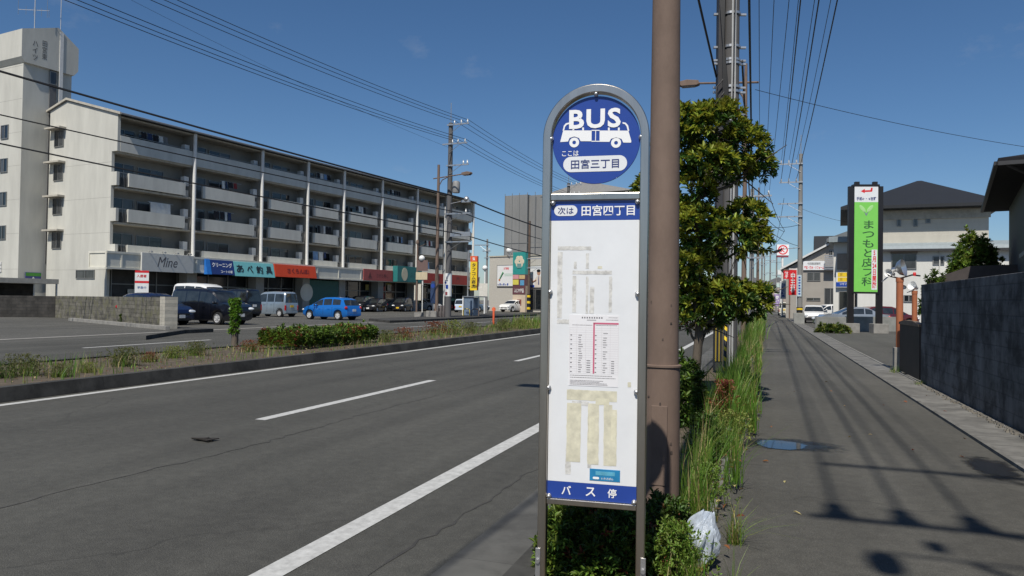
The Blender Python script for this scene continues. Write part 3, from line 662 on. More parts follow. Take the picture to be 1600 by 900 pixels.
for k in range(4): MB().tube([(1.3, -1.8 + k * 1.2, 4.82), (1.5, -1.8 + k * 1.2, 5.0), (1.75, -1.8 + k * 1.2, 4.95)], .03, 6).lathe([(.001, 0), (.09, .02), (.1, .12)], 8, 'z', (1.75, -1.8 + k * 1.2, 4.83)).build('spot_lamp', m_steel, t)
la = math.atan2(.3, 1.2)
t, L = shop_sign('shop_awning', 'navy blue cleaning shop awning with white katakana', 7.3, 10.25, 3.36, 4.62, 1.262, 1.34, mat('awning_navy', (.012, .035, .16), .6, var=.1), .3)
stext(t, 'クリーニング', m_letter, .2, 4.2, 1.45, .42, 2.15, .02, la); stext(t, 'コートの樹', m_letter, .6, 3.63, 1.595, .26, 1.3, .015, la)
MB().prism([(1.255, 3.34), (1.68, 3.34), (1.36, 4.64), (1.255, 4.64)], -L - .05, -L + .42, 'y').build('end_panel', mat('awning_bright_blue', (.015, .15, .5), .6), t)
t, L = shop_sign('shop_awning', 'turquoise fishing tackle shop awning with bold black lettering', 10.27, 15.05, 3.3, 4.6, 1.262, 1.34, mat('awning_turquoise', (.16, .46, .48), .6, var=.06), .3)
for ch, y in zip('あべ釣具', (-1.75, -.6, .55, 1.7)): stext(t, ch, m_letblack, y, 3.98, 1.51, .72, .8 if ch != 'べ' else .7, .02, la)
t, L = shop_sign('shop_awning', 'bright orange red shop awning with faint dark lettering', 15.1, 20.7, 3.42, 4.62, 1.262, 1.4, mat('awning_orange_red', (.52, .05, .012), .6, var=.08), .25)
stext(t, 'さくらんぼ♪', mat('dull_red_letter', (.16, .015, .02), .6, var=0), .3, 4.05, 1.54, .5, 3.0, .02, math.atan2(.25, 1.2))
t, L = shop_sign('shop_sign', 'faded pinkish red shop sign left of the teal box sign', 28.5, 33.85, 3.5, 4.78, 1.262, 1.36, mat('sign_faded_red', (.33, .075, .07), .6, var=.12))
stext(t, 'さがら寿し', mat('dull_maroon_letter', (.12, .03, .03), .6, var=0), .7, 4.1, 1.363, .45, 2.2); MB().prism([(-1.9, 3.85), (-1.3, 3.85), (-1.6, 4.5)], 1.362, 1.38, 'x').build('emblem', mat('dull_maroon_letter', (.12, .03, .03), .6, var=0), t)
t, L = shop_sign('shop_sign', 'teal box shop sign with a cream oval emblem', 33.95, 39.0, 3.5, 5.35, 1.262, 1.95, mat('sign_teal', (.02, .17, .165), .55, var=.08))
M = Matrix.Translation((1.951, -1.1, 4.4)) @ Matrix.Diagonal((1, .75, 1, 1)); MB().lathe([(.001, 0), (.78, 0), (.78, .025), (.001, .025)], 28, 'x', M=M).build('oval_emblem', mat('sign_cream', (.55, .5, .36), .5), t)
stext(t, 'ふじや', mat('dull_teal_letter', (.03, .09, .1), .6, var=0), 1.0, 4.35, 1.953, .6, 1.9)
t, L = shop_sign('shop_sign', 'long red shop sign at the far end of the block', 39.1, 51.0, 3.52, 4.8, 1.262, 1.36, mat('sign_dull_red', (.34, .03, .025), .6, var=.1))
for ch, y in (('酒', -1.4), ('処', .9), ('門', 3.4)): stext(t, ch, mat('dull_maroon_letter', (.12, .03, .03), .6, var=0), y, 4.15, 1.363, .7, .75)

# ------------------------------------------------------------------ washing on the balconies
def washing(label, s, fi, items, n=-.3):
    t = thing('hanging_laundry', label, 'laundry', loc(s, n, SL[fi] + 1.95), ARZ, 'washing hung on the balconies')
    MB().tube([(0, -1.2, 0), (0, 1.2, 0)], .02, 5).build('drying_pole', m_steel, t)
    y = -1.05
    for (wd, h, c) in items:
        mb = MB(); k = 6
        vs = []; fs2 = []
        for i in range(k + 1):
            for jn in range(3): vs.append((.05 * math.sin(i * 1.9 + jn) + .02, y + wd * i / k, -h * jn / 2))
        for i in range(k):
            for jn in range(2): a = i * 3 + jn; fs2.append((a, a + 1, a + 4, a + 3))
        mb.add(vs, fs2); o = mb.build('garment', mat('cloth_%02d%02d%02d' % tuple(int(q * 99) for q in c), c, .9, var=.1), t)
        so = o.modifiers.new('thickness', 'SOLIDIFY'); so.thickness = .02
        y += wd + .06
    return t
BL, WH, DB, LBc, RD, GY = (.02, .02, .025), (.62, .62, .6), (.03, .05, .12), (.2, .32, .5), (.25, .04, .04), (.2, .2, .2)
washing('row of dark washing on the top balcony nearest the stair tower', 3.2, 0, [(.5, .7, BL), (.45, .5, DB), (.5, .7, BL), (.4, .5, WH), (.4, .6, GY)])
washing('pale blue and white sheets drying on the top balcony of the fourth bay', 23.6, 0, [(.4, .6, BL), (.5, .55, WH), (.5, .6, LBc), (.45, .6, BL)])
washing('row of four black shirts on the top balcony of the sixth bay', 36.2, 0, [(.4, .75, BL), (.3, .3, WH), (.4, .75, BL), (.4, .75, BL), (.4, .75, BL)])
washing('large white sheet on the balcony two floors above the pale grey shop sign', 4.1, 2, [(.01, .1, WH), (1.9, 1.05, WH)])
washing('dark and striped clothes on the balcony two floors above the navy awning', 10.5, 2, [(.6, .7, BL), (.5, .7, BL), (.25, .75, WH), (.4, .7, DB)])
washing('black and red clothes on the balcony three floors above the navy awning', 11.3, 1, [(.35, .7, WH), (.2, .6, DB), (.6, .5, BL), (.4, .5, RD)])
washing('blue and white sheets on the low balcony above the end of the orange red awning', 23.2, 3, [(.8, .95, LBc), (.7, .9, WH), (.4, .6, DB)])
washing('dark trousers and a pale towel on the middle balcony of the fourth bay', 23.8, 2, [(.4, .9, BL), (.4, .8, GY), (.3, .8, WH), (.4, .9, BL), (.4, .9, BL)])
washing('white towels on the upper middle balcony of the fifth bay', 29.9, 1, [(.5, .5, BL), (.4, .6, WH), (.35, .8, WH), (.4, .7, BL)])
washing('mixed dark and white clothes on the middle balcony of the sixth bay', 36.8, 2, [(.5, .7, BL), (.4, .7, GY), (.3, .7, WH), (.4, .75, BL), (.3, .7, LBc)])
washing('mixed clothes on the low balcony above the long red shop sign', 43.8, 2, [(.4, .6, BL), (.4, .7, WH), (.4, .6, RD), (.4, .6, WH)])
washing('single pale blue sheet on the lowest balcony behind the brown lamp', 43.5, 3, [(.2, .3, BL), (1.2, 1.0, LBc)])

# ================================================================== CARS
def paint(name, c, metal=.25): return mat('car_paint_' + name, c, .32, metal, var=.03, scale=2, coat=.9)
m_cglass = mat('car_glass', (.022, .026, .028), .05, var=.5, scale=2.5, spec=.9)
m_tyre = mat('tyre', (.014, .014, .014), .8, var=.2); m_rim = mat('alloy_rim', (.6, .6, .6), .35, .25, var=.05)
m_lamp = mat('headlamp_clear', (.78, .8, .8), .08, .2, var=0, coat=.8); m_tail = mat('tail_lamp_red', (.35, .006, .008), .15, var=0, coat=.6)
m_plate = mat('plate_white', (.72, .72, .7), .5, var=0); m_platey = mat('plate_yellow', (.7, .45, .02), .5, var=0); m_chrome = mat('chrome', (.6, .6, .6), .12, 1.0, var=0)
STYLES = {
 # top silhouette from tail (x=0) to nose (x=1) with z as fraction of height; belt; windscreen, rear window, side window ranges
 'minivan': dict(top=[(0, .30), (.004, .52), (.02, .60), (.05, .955), (.10, .99), (.35, 1.0), (.62, .975), (.70, .93), (.865, .60), (.93, .565), (.985, .50), (1, .38), (1, .28)], belt=[(0, .585), (1, .545)], ws=(.72, .855), rw=(.021, .046), sw=[(.075, .29), (.305, .50), (.52, .79)]),
 'keivan': dict(top=[(0, .28), (.004, .50), (.012, .56), (.035, .955), (.08, .985), (.4, 1.0), (.66, .975), (.73, .93), (.87, .60), (.94, .54), (.985, .47), (1, .36), (1, .26)], belt=[(0, .55), (1, .53)], ws=(.75, .86), rw=(.013, .033), sw=[(.06, .30), (.32, .52), (.54, .80)]),
 'hatch': dict(top=[(0, .30), (.006, .50), (.03, .62), (.10, .90), (.17, .965), (.35, 1.0), (.52, .985), (.60, .93), (.80, .63), (.90, .585), (.975, .49), (1, .38), (1, .26)], belt=[(0, .64), (.5, .60), (1, .55)], ws=(.615, .79), rw=(.034, .095), sw=[(.14, .31), (.33, .51), (.53, .74)]),
 'kei': dict(top=[(0, .28), (.006, .48), (.022, .58), (.07, .93), (.13, .975), (.4, 1.0), (.62, .98), (.69, .93), (.85, .62), (.93, .57), (.985, .48), (1, .36), (1, .26)], belt=[(0, .59), (1, .56)], ws=(.705, .84), rw=(.025, .066), sw=[(.11, .30), (.32, .53), (.55, .78)]),
 'suv': dict(top=[(0, .34), (.006, .52), (.03, .64), (.13, .90), (.20, .965), (.40, 1.0), (.53, .985), (.60, .94), (.76, .66), (.90, .615), (.97, .53), (1, .42), (1, .28)], belt=[(0, .66), (.5, .62), (1, .58)], ws=(.615, .75), rw=(.035, .125), sw=[(.16, .31), (.33, .51), (.53, .71)]),
 'sedan': dict(top=[(0, .34), (.006, .55), (.02, .66), (.15, .69), (.30, .96), (.38, 1.0), (.50, .99), (.55, .955), (.74, .66), (.90, .62), (.975, .52), (1, .4), (1, .28)], belt=[(0, .65), (1, .60)], ws=(.565, .73), rw=(.16, .295), sw=[(.26, .36), (.375, .53), (.545, .68)]),
}
def make_car(name, label, style, L, W, H, pnt, wr=.31, wb=None, plate='white', rim=None, group=None, dark_bumper=False):
    S = STYLES[style]; t = thing(name, label, 'car', (0, 0, 0), 0, group)
    wb = wb or L * .60; xf = L * .5 + wb * .52; xr = xf - wb
    xs = set(np.round(np.linspace(0, 1, 34), 4).tolist())
    for (x, z) in S['top']: xs.add(x)
    for r in [S['ws'], S['rw']] + S['sw']: xs.update(r)
    for wx in (xf, xr):
        for d in np.linspace(-1.22, 1.22, 15): xs.add(float((wx + d * wr) / L))
    xs = sorted(x for x in xs if 0 <= x <= 1); xs2 = [xs[0]]
    for x in xs[1:]:
        if x - xs2[-1] > .0025: xs2.append(x)
    xs = xs2
    tx = [p[0] for p in S['top']]; tz = [p[1] * H for p in S['top']]
    for i in range(1, len(tx)):
        if tx[i] <= tx[i - 1]: tx[i] = tx[i - 1] + 1e-4
    bx_ = [p[0] for p in S['belt']]; bz = [p[1] * H for p in S['belt']]
    hw = W / 2; rows = 10; V = []; info = []
    for u in xs:
        x = u * L; zt = float(np.interp(u, tx, tz)); be = float(np.interp(u, bx_, bz)); e = abs(2 * u - 1)
        w = hw * (1 - .10 * e ** 7 - .03 * e ** 2)
        be = min(be, zt - .03); gh = zt - be; k = min(1, gh / .5)
        zb = .20 + .10 * max(0, (e - .86) / .14)
        for wx in (xf, xr):
            d = abs(x - wx); R = wr * 1.17
            if d < R: zb = max(zb, wr + math.sqrt(R * R - d * d))
        zb = min(zb, be - .06)
        wroof = w * (1 - .165 * k)
        lo = zb + (be - zb) * .22; mid = zb + (be - zb) * .62
        up = lambda f: (w * .985 + (wroof - w * .985) * f, be + gh * f)
        sec = [(0, max(zb + .02, .24)), (w * .90, zb), (w * .995, lo), (w, mid), (w * .985, be), up(.10), up(.80), (wroof - .035 * k - .01, zt - .035 * k), (wroof * .80, zt - .004), (0, zt + .012 * k)]
        V.append(sec); info.append((u, gh))
    nS = len(xs); vs = []
    for i, sec in enumerate(V):
        for (y, z) in sec: vs.append((xs[i] * L - L / 2, -y, z))
        for (y, z) in sec[1:-1]: vs.append((xs[i] * L - L / 2, y, z))
    per = rows + rows - 2
    def idx(i, r, side): return i * per + (r if side == 0 or r in (0, rows - 1) else rows + r - 1)
    body, sideg, wsg, rwg = [], [], [], []
    for i in range(nS - 1):
        um = (xs[i] + xs[i + 1]) / 2; g = min(info[i][1], info[i + 1][1])
        for side in (0, 1):
            for r in range(rows - 1):
                f = (idx(i, r, side), idx(i + 1, r, side), idx(i + 1, r + 1, side), idx(i, r + 1, side))
                if side: f = f[::-1]
                if r == 5 and any(a < um < b for a, b in S['sw']) and g > .12 * H: sideg.append(f)
                elif r in (7, 8) and S['ws'][0] < um < S['ws'][1]: wsg.append(f)
                elif r in (7, 8) and S['rw'][0] < um < S['rw'][1]: rwg.append(f)
                else: body.append(f)
    for i, flip in ((0, 0), (nS - 1, 1)):
        loop = [idx(i, r, 0) for r in range(rows)] + [idx(i, r, 1) for r in range(rows - 2, 0, -1)]
        body.append(tuple(loop if flip else loop[::-1]))
    bo = MB().add(vs, body).build('body', pnt, t, smooth=True, angle=32)
    for nm, fs in (('side_window', sideg), ('windscreen', wsg), ('rear_window', rwg)):
        if not fs: continue
        groups = [fs] if nm != 'side_window' else [[f for f in fs if vs[f[0]][1] < 0], [f for f in fs if vs[f[0]][1] > 0]]
        for gfs in groups:
            if not gfs: continue
            used = sorted({i for f in gfs for i in f}); mp = {a: k for k, a in enumerate(used)}
            MB().add([(vs[a][0], vs[a][1], vs[a][2]) for a in used], [tuple(mp[a] for a in f) for f in gfs]).build(nm, m_cglass, t, smooth=True)
    # wheels
    for wx in (xf, xr):
        for sgn in (-1, 1):
            M = Matrix.Translation((wx - L / 2, sgn * (hw - .105), wr)) @ Matrix.Rotation(0 if sgn > 0 else math.pi, 4, 'Z')
            wh = MB().lathe([(wr * .62, -.09), (wr * .95, -.09), (wr, -.05), (wr, .05), (wr * .95, .09), (wr * .66, .095)], 22, 'y', M=M, cap=False).build('wheel', m_tyre, t, smooth=True)
            rm = MB().lathe([(wr * .66, .06), (wr * .66, .09), (wr * .6, .095), (wr * .56, .05), (.001, .045)], 22, 'y', M=M, cap=False); 
            for k in range(6):
                rm.box(-.035, .035, .04, .085, .0, wr * .6, M @ Matrix.Rotation(k * math.pi / 3, 4, 'Y'))
            rm.lathe([(.05, .08), (.05, .095), (.001, .1)], 10, 'y', M=M); rm.build('rim', rim or m_rim, wh, smooth=True)
            MB().lathe([(wr * 1.15, -.12), (wr * 1.15, .0), (.001, .0)], 18, 'y', M=M).build('wheel_well', m_dark, t)
    def zat(u): return float(np.interp(u, tx, tz))
    zl = H * (.43 if style not in ('minivan', 'keivan') else .44)
    wl_ = hw * .93
    for sgn in (-1, 1):
        M = Matrix.Translation((L / 2 - .10, sgn * (wl_ - .2), zl)) @ Matrix.Rotation(sgn * -.55, 4, 'Z') @ Matrix.Rotation(.28, 4, 'Y')
        MB().ball((0, 0, 0), 1, (.13, .25, .085)).build('headlight', m_lamp, t, smooth=True).matrix_local = M
        z0, z1 = (H * .34, H * .52) if style in ('hatch', 'suv', 'sedan') else (H * .26, H * .46)
        if style in ('hatch', 'suv', 'sedan'): MB().ball((-L / 2 + .10, sgn * (hw * .87), H * .535), 1, (.12, .10, .115)).build('tail_light', m_tail, t, smooth=True)
        else: MB().box(-L / 2 - .012, -L / 2 + .12, sgn * hw * .78, sgn * hw * .905, z0, z1).build('tail_light', m_tail, t, bevel=.015)
        um = S['ws'][0] + .04 if style not in ('minivan', 'keivan') else .78
        mz = float(np.interp(um, bx_, bz)) + .09
        MB().ball((um * L - L / 2, sgn * (hw + .07), mz), 1, (.07, .11, .075), 10, 6).tube([(um * L - L / 2, sgn * (hw - .06), mz - .05), (um * L - L / 2, sgn * (hw + .05), mz - .02)], .02, 5).build('wing_mirror', pnt, t, smooth=True)
        for xh in (.40, .60):
            MB().box(xh * L - L / 2 - .1, xh * L - L / 2 + .08, sgn * (hw * .992), sgn * (hw + .022), H * .475, H * .49).build('door_handle', pnt if not style == 'sedan' else m_chrome, t)
        sm = MB()
        for xd in (.315, .515, .70): sm.box(xd * L - L / 2 - .006, xd * L - L / 2 + .006, sgn * hw * .985, sgn * (hw * 1.001 + .001), .36, H * .56)
        sm.build('door_seam', m_dark, t)
    pm = m_plate if plate == 'white' else m_platey
    gx = L / 2
    MB().box(gx - .05, gx + .012, -hw * .55, hw * .55, H * .30, H * .37).build('grille', m_black, t, bevel=.01)
    MB().box(gx - .06, gx + .010, -hw * .62, hw * .62, .24, .36).build('lower_intake', m_black, t, bevel=.01)
    MB().box(gx + .012, gx + .026, -.17, .17, H * .225, H * .225 + .165).build('number_plate', pm, t)
    MB().box(-gx - .024, -gx - .006, -.17, .17, H * .38, H * .38 + .165).build('number_plate', pm, t)
    MB().box(-gx - .01, -gx + .05, -hw * .8, hw * .8, .28, .42).build('rear_bumper', m_black if dark_bumper else pnt, t, bevel=.02)
    if dark_bumper: MB().box(gx - .3, gx + .03, -hw * .9, hw * .9, .22, H * .33).build('front_bumper', m_black, t, bevel=.03)
    return t
def put(t, ground, fwd, xo=0.0, yo=0.0):
    f = Vector((fwd[0], fwd[1], 0)).normalized(); l = Vector((-f.y, f.x, 0)); p = Vector((ground[0], ground[1], 0)) - f * xo - l * yo
    t.location = p; t.rotation_euler = (0, 0, math.atan2(f.y, f.x)); return t
gp = 'cars parked in front of the apartment block'
c = make_car('parked_car', 'black minivan parked nose out beside the end of the old block wall', 'minivan', 4.7, 1.72, 1.92, paint('black', (.006, .007, .012)), .33, group=gp); put(c, G(341, 507.5), AEN, 1.47, -.75); vanp = Vector(c.location)
c = make_car('parked_car', 'dark navy car half hidden behind the old block wall', 'hatch', 4.1, 1.68, 1.62, paint('navy', (.008, .014, .05)), .3, group=gp); put(c, vanp - AES * 2.55 - AEN * 1.1, AEN)
c = make_car('parked_car', 'white high roofed van showing only its roof behind the black minivan', 'minivan', 4.6, 1.7, 2.35, paint('white', (.72, .72, .7), 0), .33, group=gp); put(c, gz(318, 49.5), AEN)
c = make_car('parked_car', 'black box shaped van between the white van and the silver minivan', 'keivan', 3.4, 1.48, 2.05, paint('black', (.006, .007, .012)), .28, group=gp); put(c, gz(371, 53), -AEN)
c = make_car('parked_car', 'silver blue box minivan parked nose in, left of the blue hatchback', 'keivan', 3.5, 1.48, 1.92, paint('silver_blue', (.30, .37, .44), .5), .28, wb=2.45, plate='yellow', group=gp); put(c, G(437, 495.3), -AEN, -1.18, .66)
c = make_car('parked_car', 'bright blue hatchback parked in the middle of the lot', 'hatch', 3.9, 1.69, 1.55, paint('bright_blue', (.008, .17, .58), .35), .3, wb=2.5, group=gp); put(c, G(528.5, 500.2), -AEN, -1.22, .76)
hd = -AES * .92 + AEN * .25
c = make_car('parked_car', 'black car with a white plate facing out, right of the blue hatchback', 'hatch', 4.0, 1.69, 1.55, paint('black', (.006, .007, .012)), .3, group=gp); put(c, G(588.5, 487.6), hd, 1.27, .76)
c = make_car('parked_car', 'black boxy small car with a yellow plate, beside the brown sign pole', 'kei', 3.4, 1.48, 1.68, paint('black', (.006, .007, .012)), .28, plate='yellow', group=gp); put(c, G(632.5, 487.2), hd, 1.05, .66)
c = make_car('parked_car', 'silver white car poking out behind the black boxy small car', 'suv', 4.3, 1.78, 1.6, paint('pearl', (.55, .56, .56), .2), .33, group=gp); put(c, G(671, 485.8), AEN, 1.3, -.8)
c = make_car('parked_car', 'dark wagon mostly hidden behind the blue hatchback', 'minivan', 4.5, 1.7, 1.8, paint('black', (.006, .007, .012)), .32, group=gp); put(c, gz(566, 82), hd)
c = make_car('parked_car', 'pale blue white small car seen from behind, right of the utility pole', 'kei', 3.4, 1.48, 1.6, paint('pale_blue', (.50, .58, .68), .1), .28, plate='yellow', group=gp); put(c, G(719, 488), (-.30, .95), -1.66, 0)
c = make_car('parked_car', 'grey blue car behind the blue grey booth', 'hatch', 3.9, 1.68, 1.52, paint('grey_blue', (.10, .16, .24), .4), .3, group=gp); put(c, G(748.5, 487), AEN, 1.22, -.76)
c = make_car('parked_car', 'white sport utility car in front of the poster wall', 'suv', 4.33, 1.78, 1.6, paint('white', (.72, .72, .7), 0), .34, group=gp); put(c, G(801, 487.6), -_R0 * .60 - _F0 * .80, 1.3, .8)
c = make_car('parked_car', 'dark car at the foot of the poster wall behind the white sport utility car', 'hatch', 4.0, 1.7, 1.62, paint('charcoal', (.02, .022, .026)), .31, group=gp); put(c, gz(790, 108), -_R0)
# right-hand side and the road
gq = 'cars on the right hand side of the pavement'
c = make_car('parked_car', 'white hatchback with a black bumper facing the camera beside the sidewalk', 'hatch', 3.9, 1.62, 1.5, paint('white', (.72, .72, .7), 0), .29, dark_bumper=True, group=gq); put(c, G(1272, 505), (-.03, -1), 1.9, 0)
c = make_car('parked_car', 'white estate car behind the white hatchback', 'suv', 4.6, 1.75, 1.6, paint('white', (.72, .72, .7), 0), .31, group=gq); put(c, gz(1293, 72), (-.8, -.45))
c = make_car('parked_car', 'silver grey car behind the low concrete wall and the green sign', 'sedan', 4.5, 1.7, 1.42, paint('silver_grey', (.34, .37, .40), .5), .31, group=gq); put(c, gz(1330, 49), (-.95, -.2))
c = make_car('parked_car', 'dark red car right of the green sign posts', 'hatch', 4.0, 1.68, 1.5, paint('dark_red', (.10, .01, .015), .2), .3, group=gq); put(c, gz(1384, 52), (.9, .4))
c = make_car('kei_van', 'cream van seen from behind at the far end of the sidewalk', 'keivan', 3.4, 1.48, 1.85, paint('cream', (.58, .56, .46), 0), .28, plate='yellow', group=gq); put(c, G(1225, 493), (0, 1), -1.7, 0)
c = make_car('moving_car', 'white car driving towards the camera on the road, behind the street tree', 'hatch', 3.9, 1.69, 1.55, paint('white', (.72, .72, .7), 0), .3); put(c, G(1098, 511), (0, -1), 1.95, 0)
c = make_car('moving_car', 'small dark car far down the near carriageway', 'hatch', 3.9, 1.69, 1.55, paint('charcoal', (.02, .022, .026)), .3); put(c, (-4.2, 150), (0, -1))

# ================================================================== LEFT SIDE: walls, poles, signs, the poster building
m_oldwall = blockwall('old_block_wall', (.20, .185, .15), (.15, .14, .115), (.08, .075, .06), bw=.42, bh=.2, stain=.5, ax='XZ', moss=(.12, .115, .07), streak=(.5, .5, 5))
m_dkwall = blockwall('dark_block_wall', (.055, .05, .045), (.045, .042, .038), (.03, .03, .03), bw=.42, bh=.2, stain=.4, ax='XZ')
def wall_between(name, label, a, b, h, th, m, cat='wall', h2=None):
    a = Vector((a[0], a[1], 0)); b = Vector((b[0], b[1], 0)); d = b - a; L = d.length
    t = MB(); h2 = h2 or h
    t.add([(0, -th / 2, -.05), (L, -th / 2, -.05), (L, th / 2, -.05), (0, th / 2, -.05), (0, -th / 2, h), (L, -th / 2, h2), (L, th / 2, h2), (0, th / 2, h)],
          [(0, 3, 2, 1), (4, 5, 6, 7), (0, 1, 5, 4), (1, 2, 6, 5), (2, 3, 7, 6), (3, 0, 4, 7)])
    o = t.build(name, m, bevel=.008); o.location = a; o.rotation_euler = (0, 0, math.atan2(d.y, d.x)); return tag(o, label, cat)
A1, A2 = G(88, 496), G(257, 512.5); A0 = G(-70, 494.5)
wall_between('block_wall', 'weathered brown concrete block wall in front of the apartment block end', A1, A2, 1.36, .15, m_oldwall, h2=1.40)
wall_between('block_wall', 'dark stained block wall at the left edge of the view', A0, A1 - (A1 - A0).normalized() * .05, 1.34, .15, m_dkwall)
pt = G(263, 513); d = (A2 - A1); ang = math.atan2(d.y, d.x)
po = MB().prism([(-.3, -.28), (.3, -.28), (.3, .28), (-.3, .28)], -.05, 1.43, 'z').build('gate_pillar', blockwall('pillar_tile', (.46, .43, .36), (.42, .39, .33), (.36, .34, .29), bw=.6, bh=.16, stain=.15, ax='XZ')); po.location = (pt.x, pt.y, 0); po.rotation_euler = (0, 0, ang)
tag(po, 'pale tiled pillar ending the weathered block wall', 'pillar')
wall_between('low_kerb_wall', 'low concrete footing along the front of the weathered block wall', G(110, 501) , G(262, 515.5), .16, .2, m_conc)
# bicycle shelter behind the dark wall
sh = thing('bicycle_shelter', 'low dark shelter with a pale roof edge at the foot of the stair tower', 'shelter', gz(4, 52), ARZ)
MB().box(-1.5, 1.5, -3.0, 3.0, 2.2, 2.55).build('roof', m_trim, sh)
for x in (-1.4, 1.4):
    for y in (-2.9, 2.9): MB().box(x - .05, x + .05, y - .05, y + .05, 0, 2.2).build('post', m_steel, sh)
MB().box(-1.45, -1.38, -2.9, 2.9, .1, 2.2).build('back_panel', m_dkwall, sh)
wl2 = MB().box(-.04, .0, -.62, .62, 2.0, 3.05); sb = thing('notice_board', 'small green and blue notice on the side of the stair tower', 'sign', loc(-.9, -9.04, 0), ARZ)
MB().box(.002, .05, -.62, .62, 2.45, 3.2).build('board', mat('notice_blue', (.05, .06, .22), .5, var=.1), sb)
MB().box(.051, .06, -.6, .6, 2.9, 3.17).build('green_band', mat('notice_green', (.05, .25, .03), .5, var=.1), sb)
MB().prism([(-.25, 2.5), (.25, 2.5), (0, 2.85)], .051, .06, 'x').build('emblem', m_white, sb)

# banner in front of the first shop
bn = thing('banner_sign', 'white and red vertical advertising board in front of the pale grey shop sign', 'sign', gz(221, 50), ARZ + .9)
MB().box(-.035, .035, -.04, .04, 0, 3.2).build('post', m_steel, bn)
brd = MB().box(-.42, .42, -.09, -.045, 1.5, 3.15).build('board', m_white, bn)
MB().box(-.42, .42, -.096, -.0905, 3.0, 3.15).build('red_band', m_red, brd); MB().box(-.42, .42, -.096, -.0905, 2.3, 2.45).build('red_band', m_red, brd)
text('lettering', '入居者', m_red, brd, (-.02, -.097, 2.78), .2, width=.6, bold=.02); text('lettering', '募集中', mat('pale_blue_letter', (.2, .25, .4), .5), brd, (0, -.097, 2.0), .18, width=.55, bold=.01)

for k, s_ in enumerate((1.5, 4.2, 9.6, 12.4, 15.2, 18.0, 20.8)):
    a_, b_3 = loc(s_, 9.0), loc(s_, 13.6); q_ = AES * .06
    sheet('parking_line', [((a_ - q_).x, (a_ - q_).y), ((b_3 - q_).x, (b_3 - q_).y), ((b_3 + q_).x, (b_3 + q_).y), ((a_ + q_).x, (a_ + q_).y)], .004, m_paint_old)
# ---- far utility pole
m_cpole = mat('concrete_pole', (.21, .205, .195), .85, var=.12, scale=2, stretch=(1, 1, .3))
m_cpole2 = mat('dark_concrete_pole', (.10, .098, .10), .85, var=.12, scale=2, stretch=(1, 1, .3))
m_ins = mat('white_porcelain', (.7, .7, .68), .25, var=0)
def insulator(mb, p, h=.28, r=.07):
    mb.lathe([(.02, 0), (r * .7, .02), (r, .06), (r * .6, .1), (r, .14), (r * .55, .2), (r * .7, h), (.001, h + .02)], 8, 'z', p)
def utility_pole(label, p, H, r0, r1, arms, m, rz=0.0, group='utility poles', lightning=True, th=.05, ins_k=1.0):
    """arms: (z, reach from, reach to, insulator positions)"""
    t = thing('utility_pole', label, 'utility pole', p, rz, group)
    MB().tube([(0, 0, -.2), (0, 0, H)], [r0, r1], 14).build('pole', m, t, smooth=True)
    for (z, a, b, ins) in arms:
        r = r0 + (r1 - r0) * z / H
        am = MB().box(a, b, -r - .09, -r - .01, z - th, z + th).build('crossarm', m_steel, t)
        if b - a > .7:
            e = a if abs(a) > abs(b) else b
            MB().tube([(e * .6, -r - .05, z - .05), (0, -r - .02, z - .7)], .02, 5).build('brace', m_steel, t)
        for x in ins:
            q = MB(); insulator(q, (x, -r - .05, z + th), .28 * ins_k, .07 * ins_k); q.build('insulator', m_ins, am, smooth=True)
        MB().lathe([(r + .02, z - .06), (r + .02, z + .06)], 14).build('band', m_steel, t)
    if lightning: MB().tube([(0, 0, H), (0, 0, H + 1.6)], .035, 6).build('ground_wire_rod', m_steel, t)
    return t
LP = gz(700, 58); LRZ = ARZ + .05
lp = utility_pole('tall dark utility pole with three crossarms on the far pavement, beside the brown lamp', LP, 15.4, .27, .17,
    [(15.2, -.2, 1.75, (.45, 1.05, 1.6)), (13.7, -.6, 1.6, (.3, .8, 1.4)), (12.0, -.2, 1.75, (1.3, 1.65)), (8.2, -.3, 2.0, (1.6,)), (6.0, -.2, 2.0, ())], m_cpole2, LRZ)
MB().lathe([(.001, 7.35), (.28, 7.35), (.3, 7.5), (.3, 8.15), (.24, 8.25), (.001, 8.3)], 14, 'z', (.62, -.1, 2.5)).build('transformer', mat('transformer_grey', (.22, .22, .22), .6), lp, smooth=True)
MB().box(1.2, 1.9, -.3, -.1, 9.05, 9.25).tube([(.25, -.25, 9.0), (1.3, -.25, 9.15)], .03, 5).ball((1.6, -.2, 9.3), .22).build('switch_gear', m_steel, lp)
MB().box(.3, 2.05, -.38, -.18, 6.4, 6.75).build('cable_box', m_steel, lp); MB().box(1.8, 2.1, -.36, -.12, 5.35, 5.75).build('junction_box', m_black, lp)
MB().tube([(-.33, -.1, 0), (-.33, -.1, 8.8)], .05, 6).build('conduit', m_pipe, lp)
ad = MB().lathe([(.283, 1.75), (.283, 3.55)], 18).build('wrapped_advert', m_white, lp)
for k, (x, z0, z1, w_) in enumerate(((0, 1.85, 2.1, .09), (.04, 2.35, 2.65, .1), (-.08, 2.75, 2.9, .07), (-.02, 2.98, 3.02, .14), (.03, 3.1, 3.3, .06))):
    MB().box(x - w_, x + w_, -.30, -.27, z0, z1).build('printed_patch', [mat('patch_maroon', (.25, .05, .06), .5), m_blue, m_signblue, mat('patch_grey', (.25, .25, .3), .5), mat('patch_grey', (.25, .25, .3), .5)][k], ad)
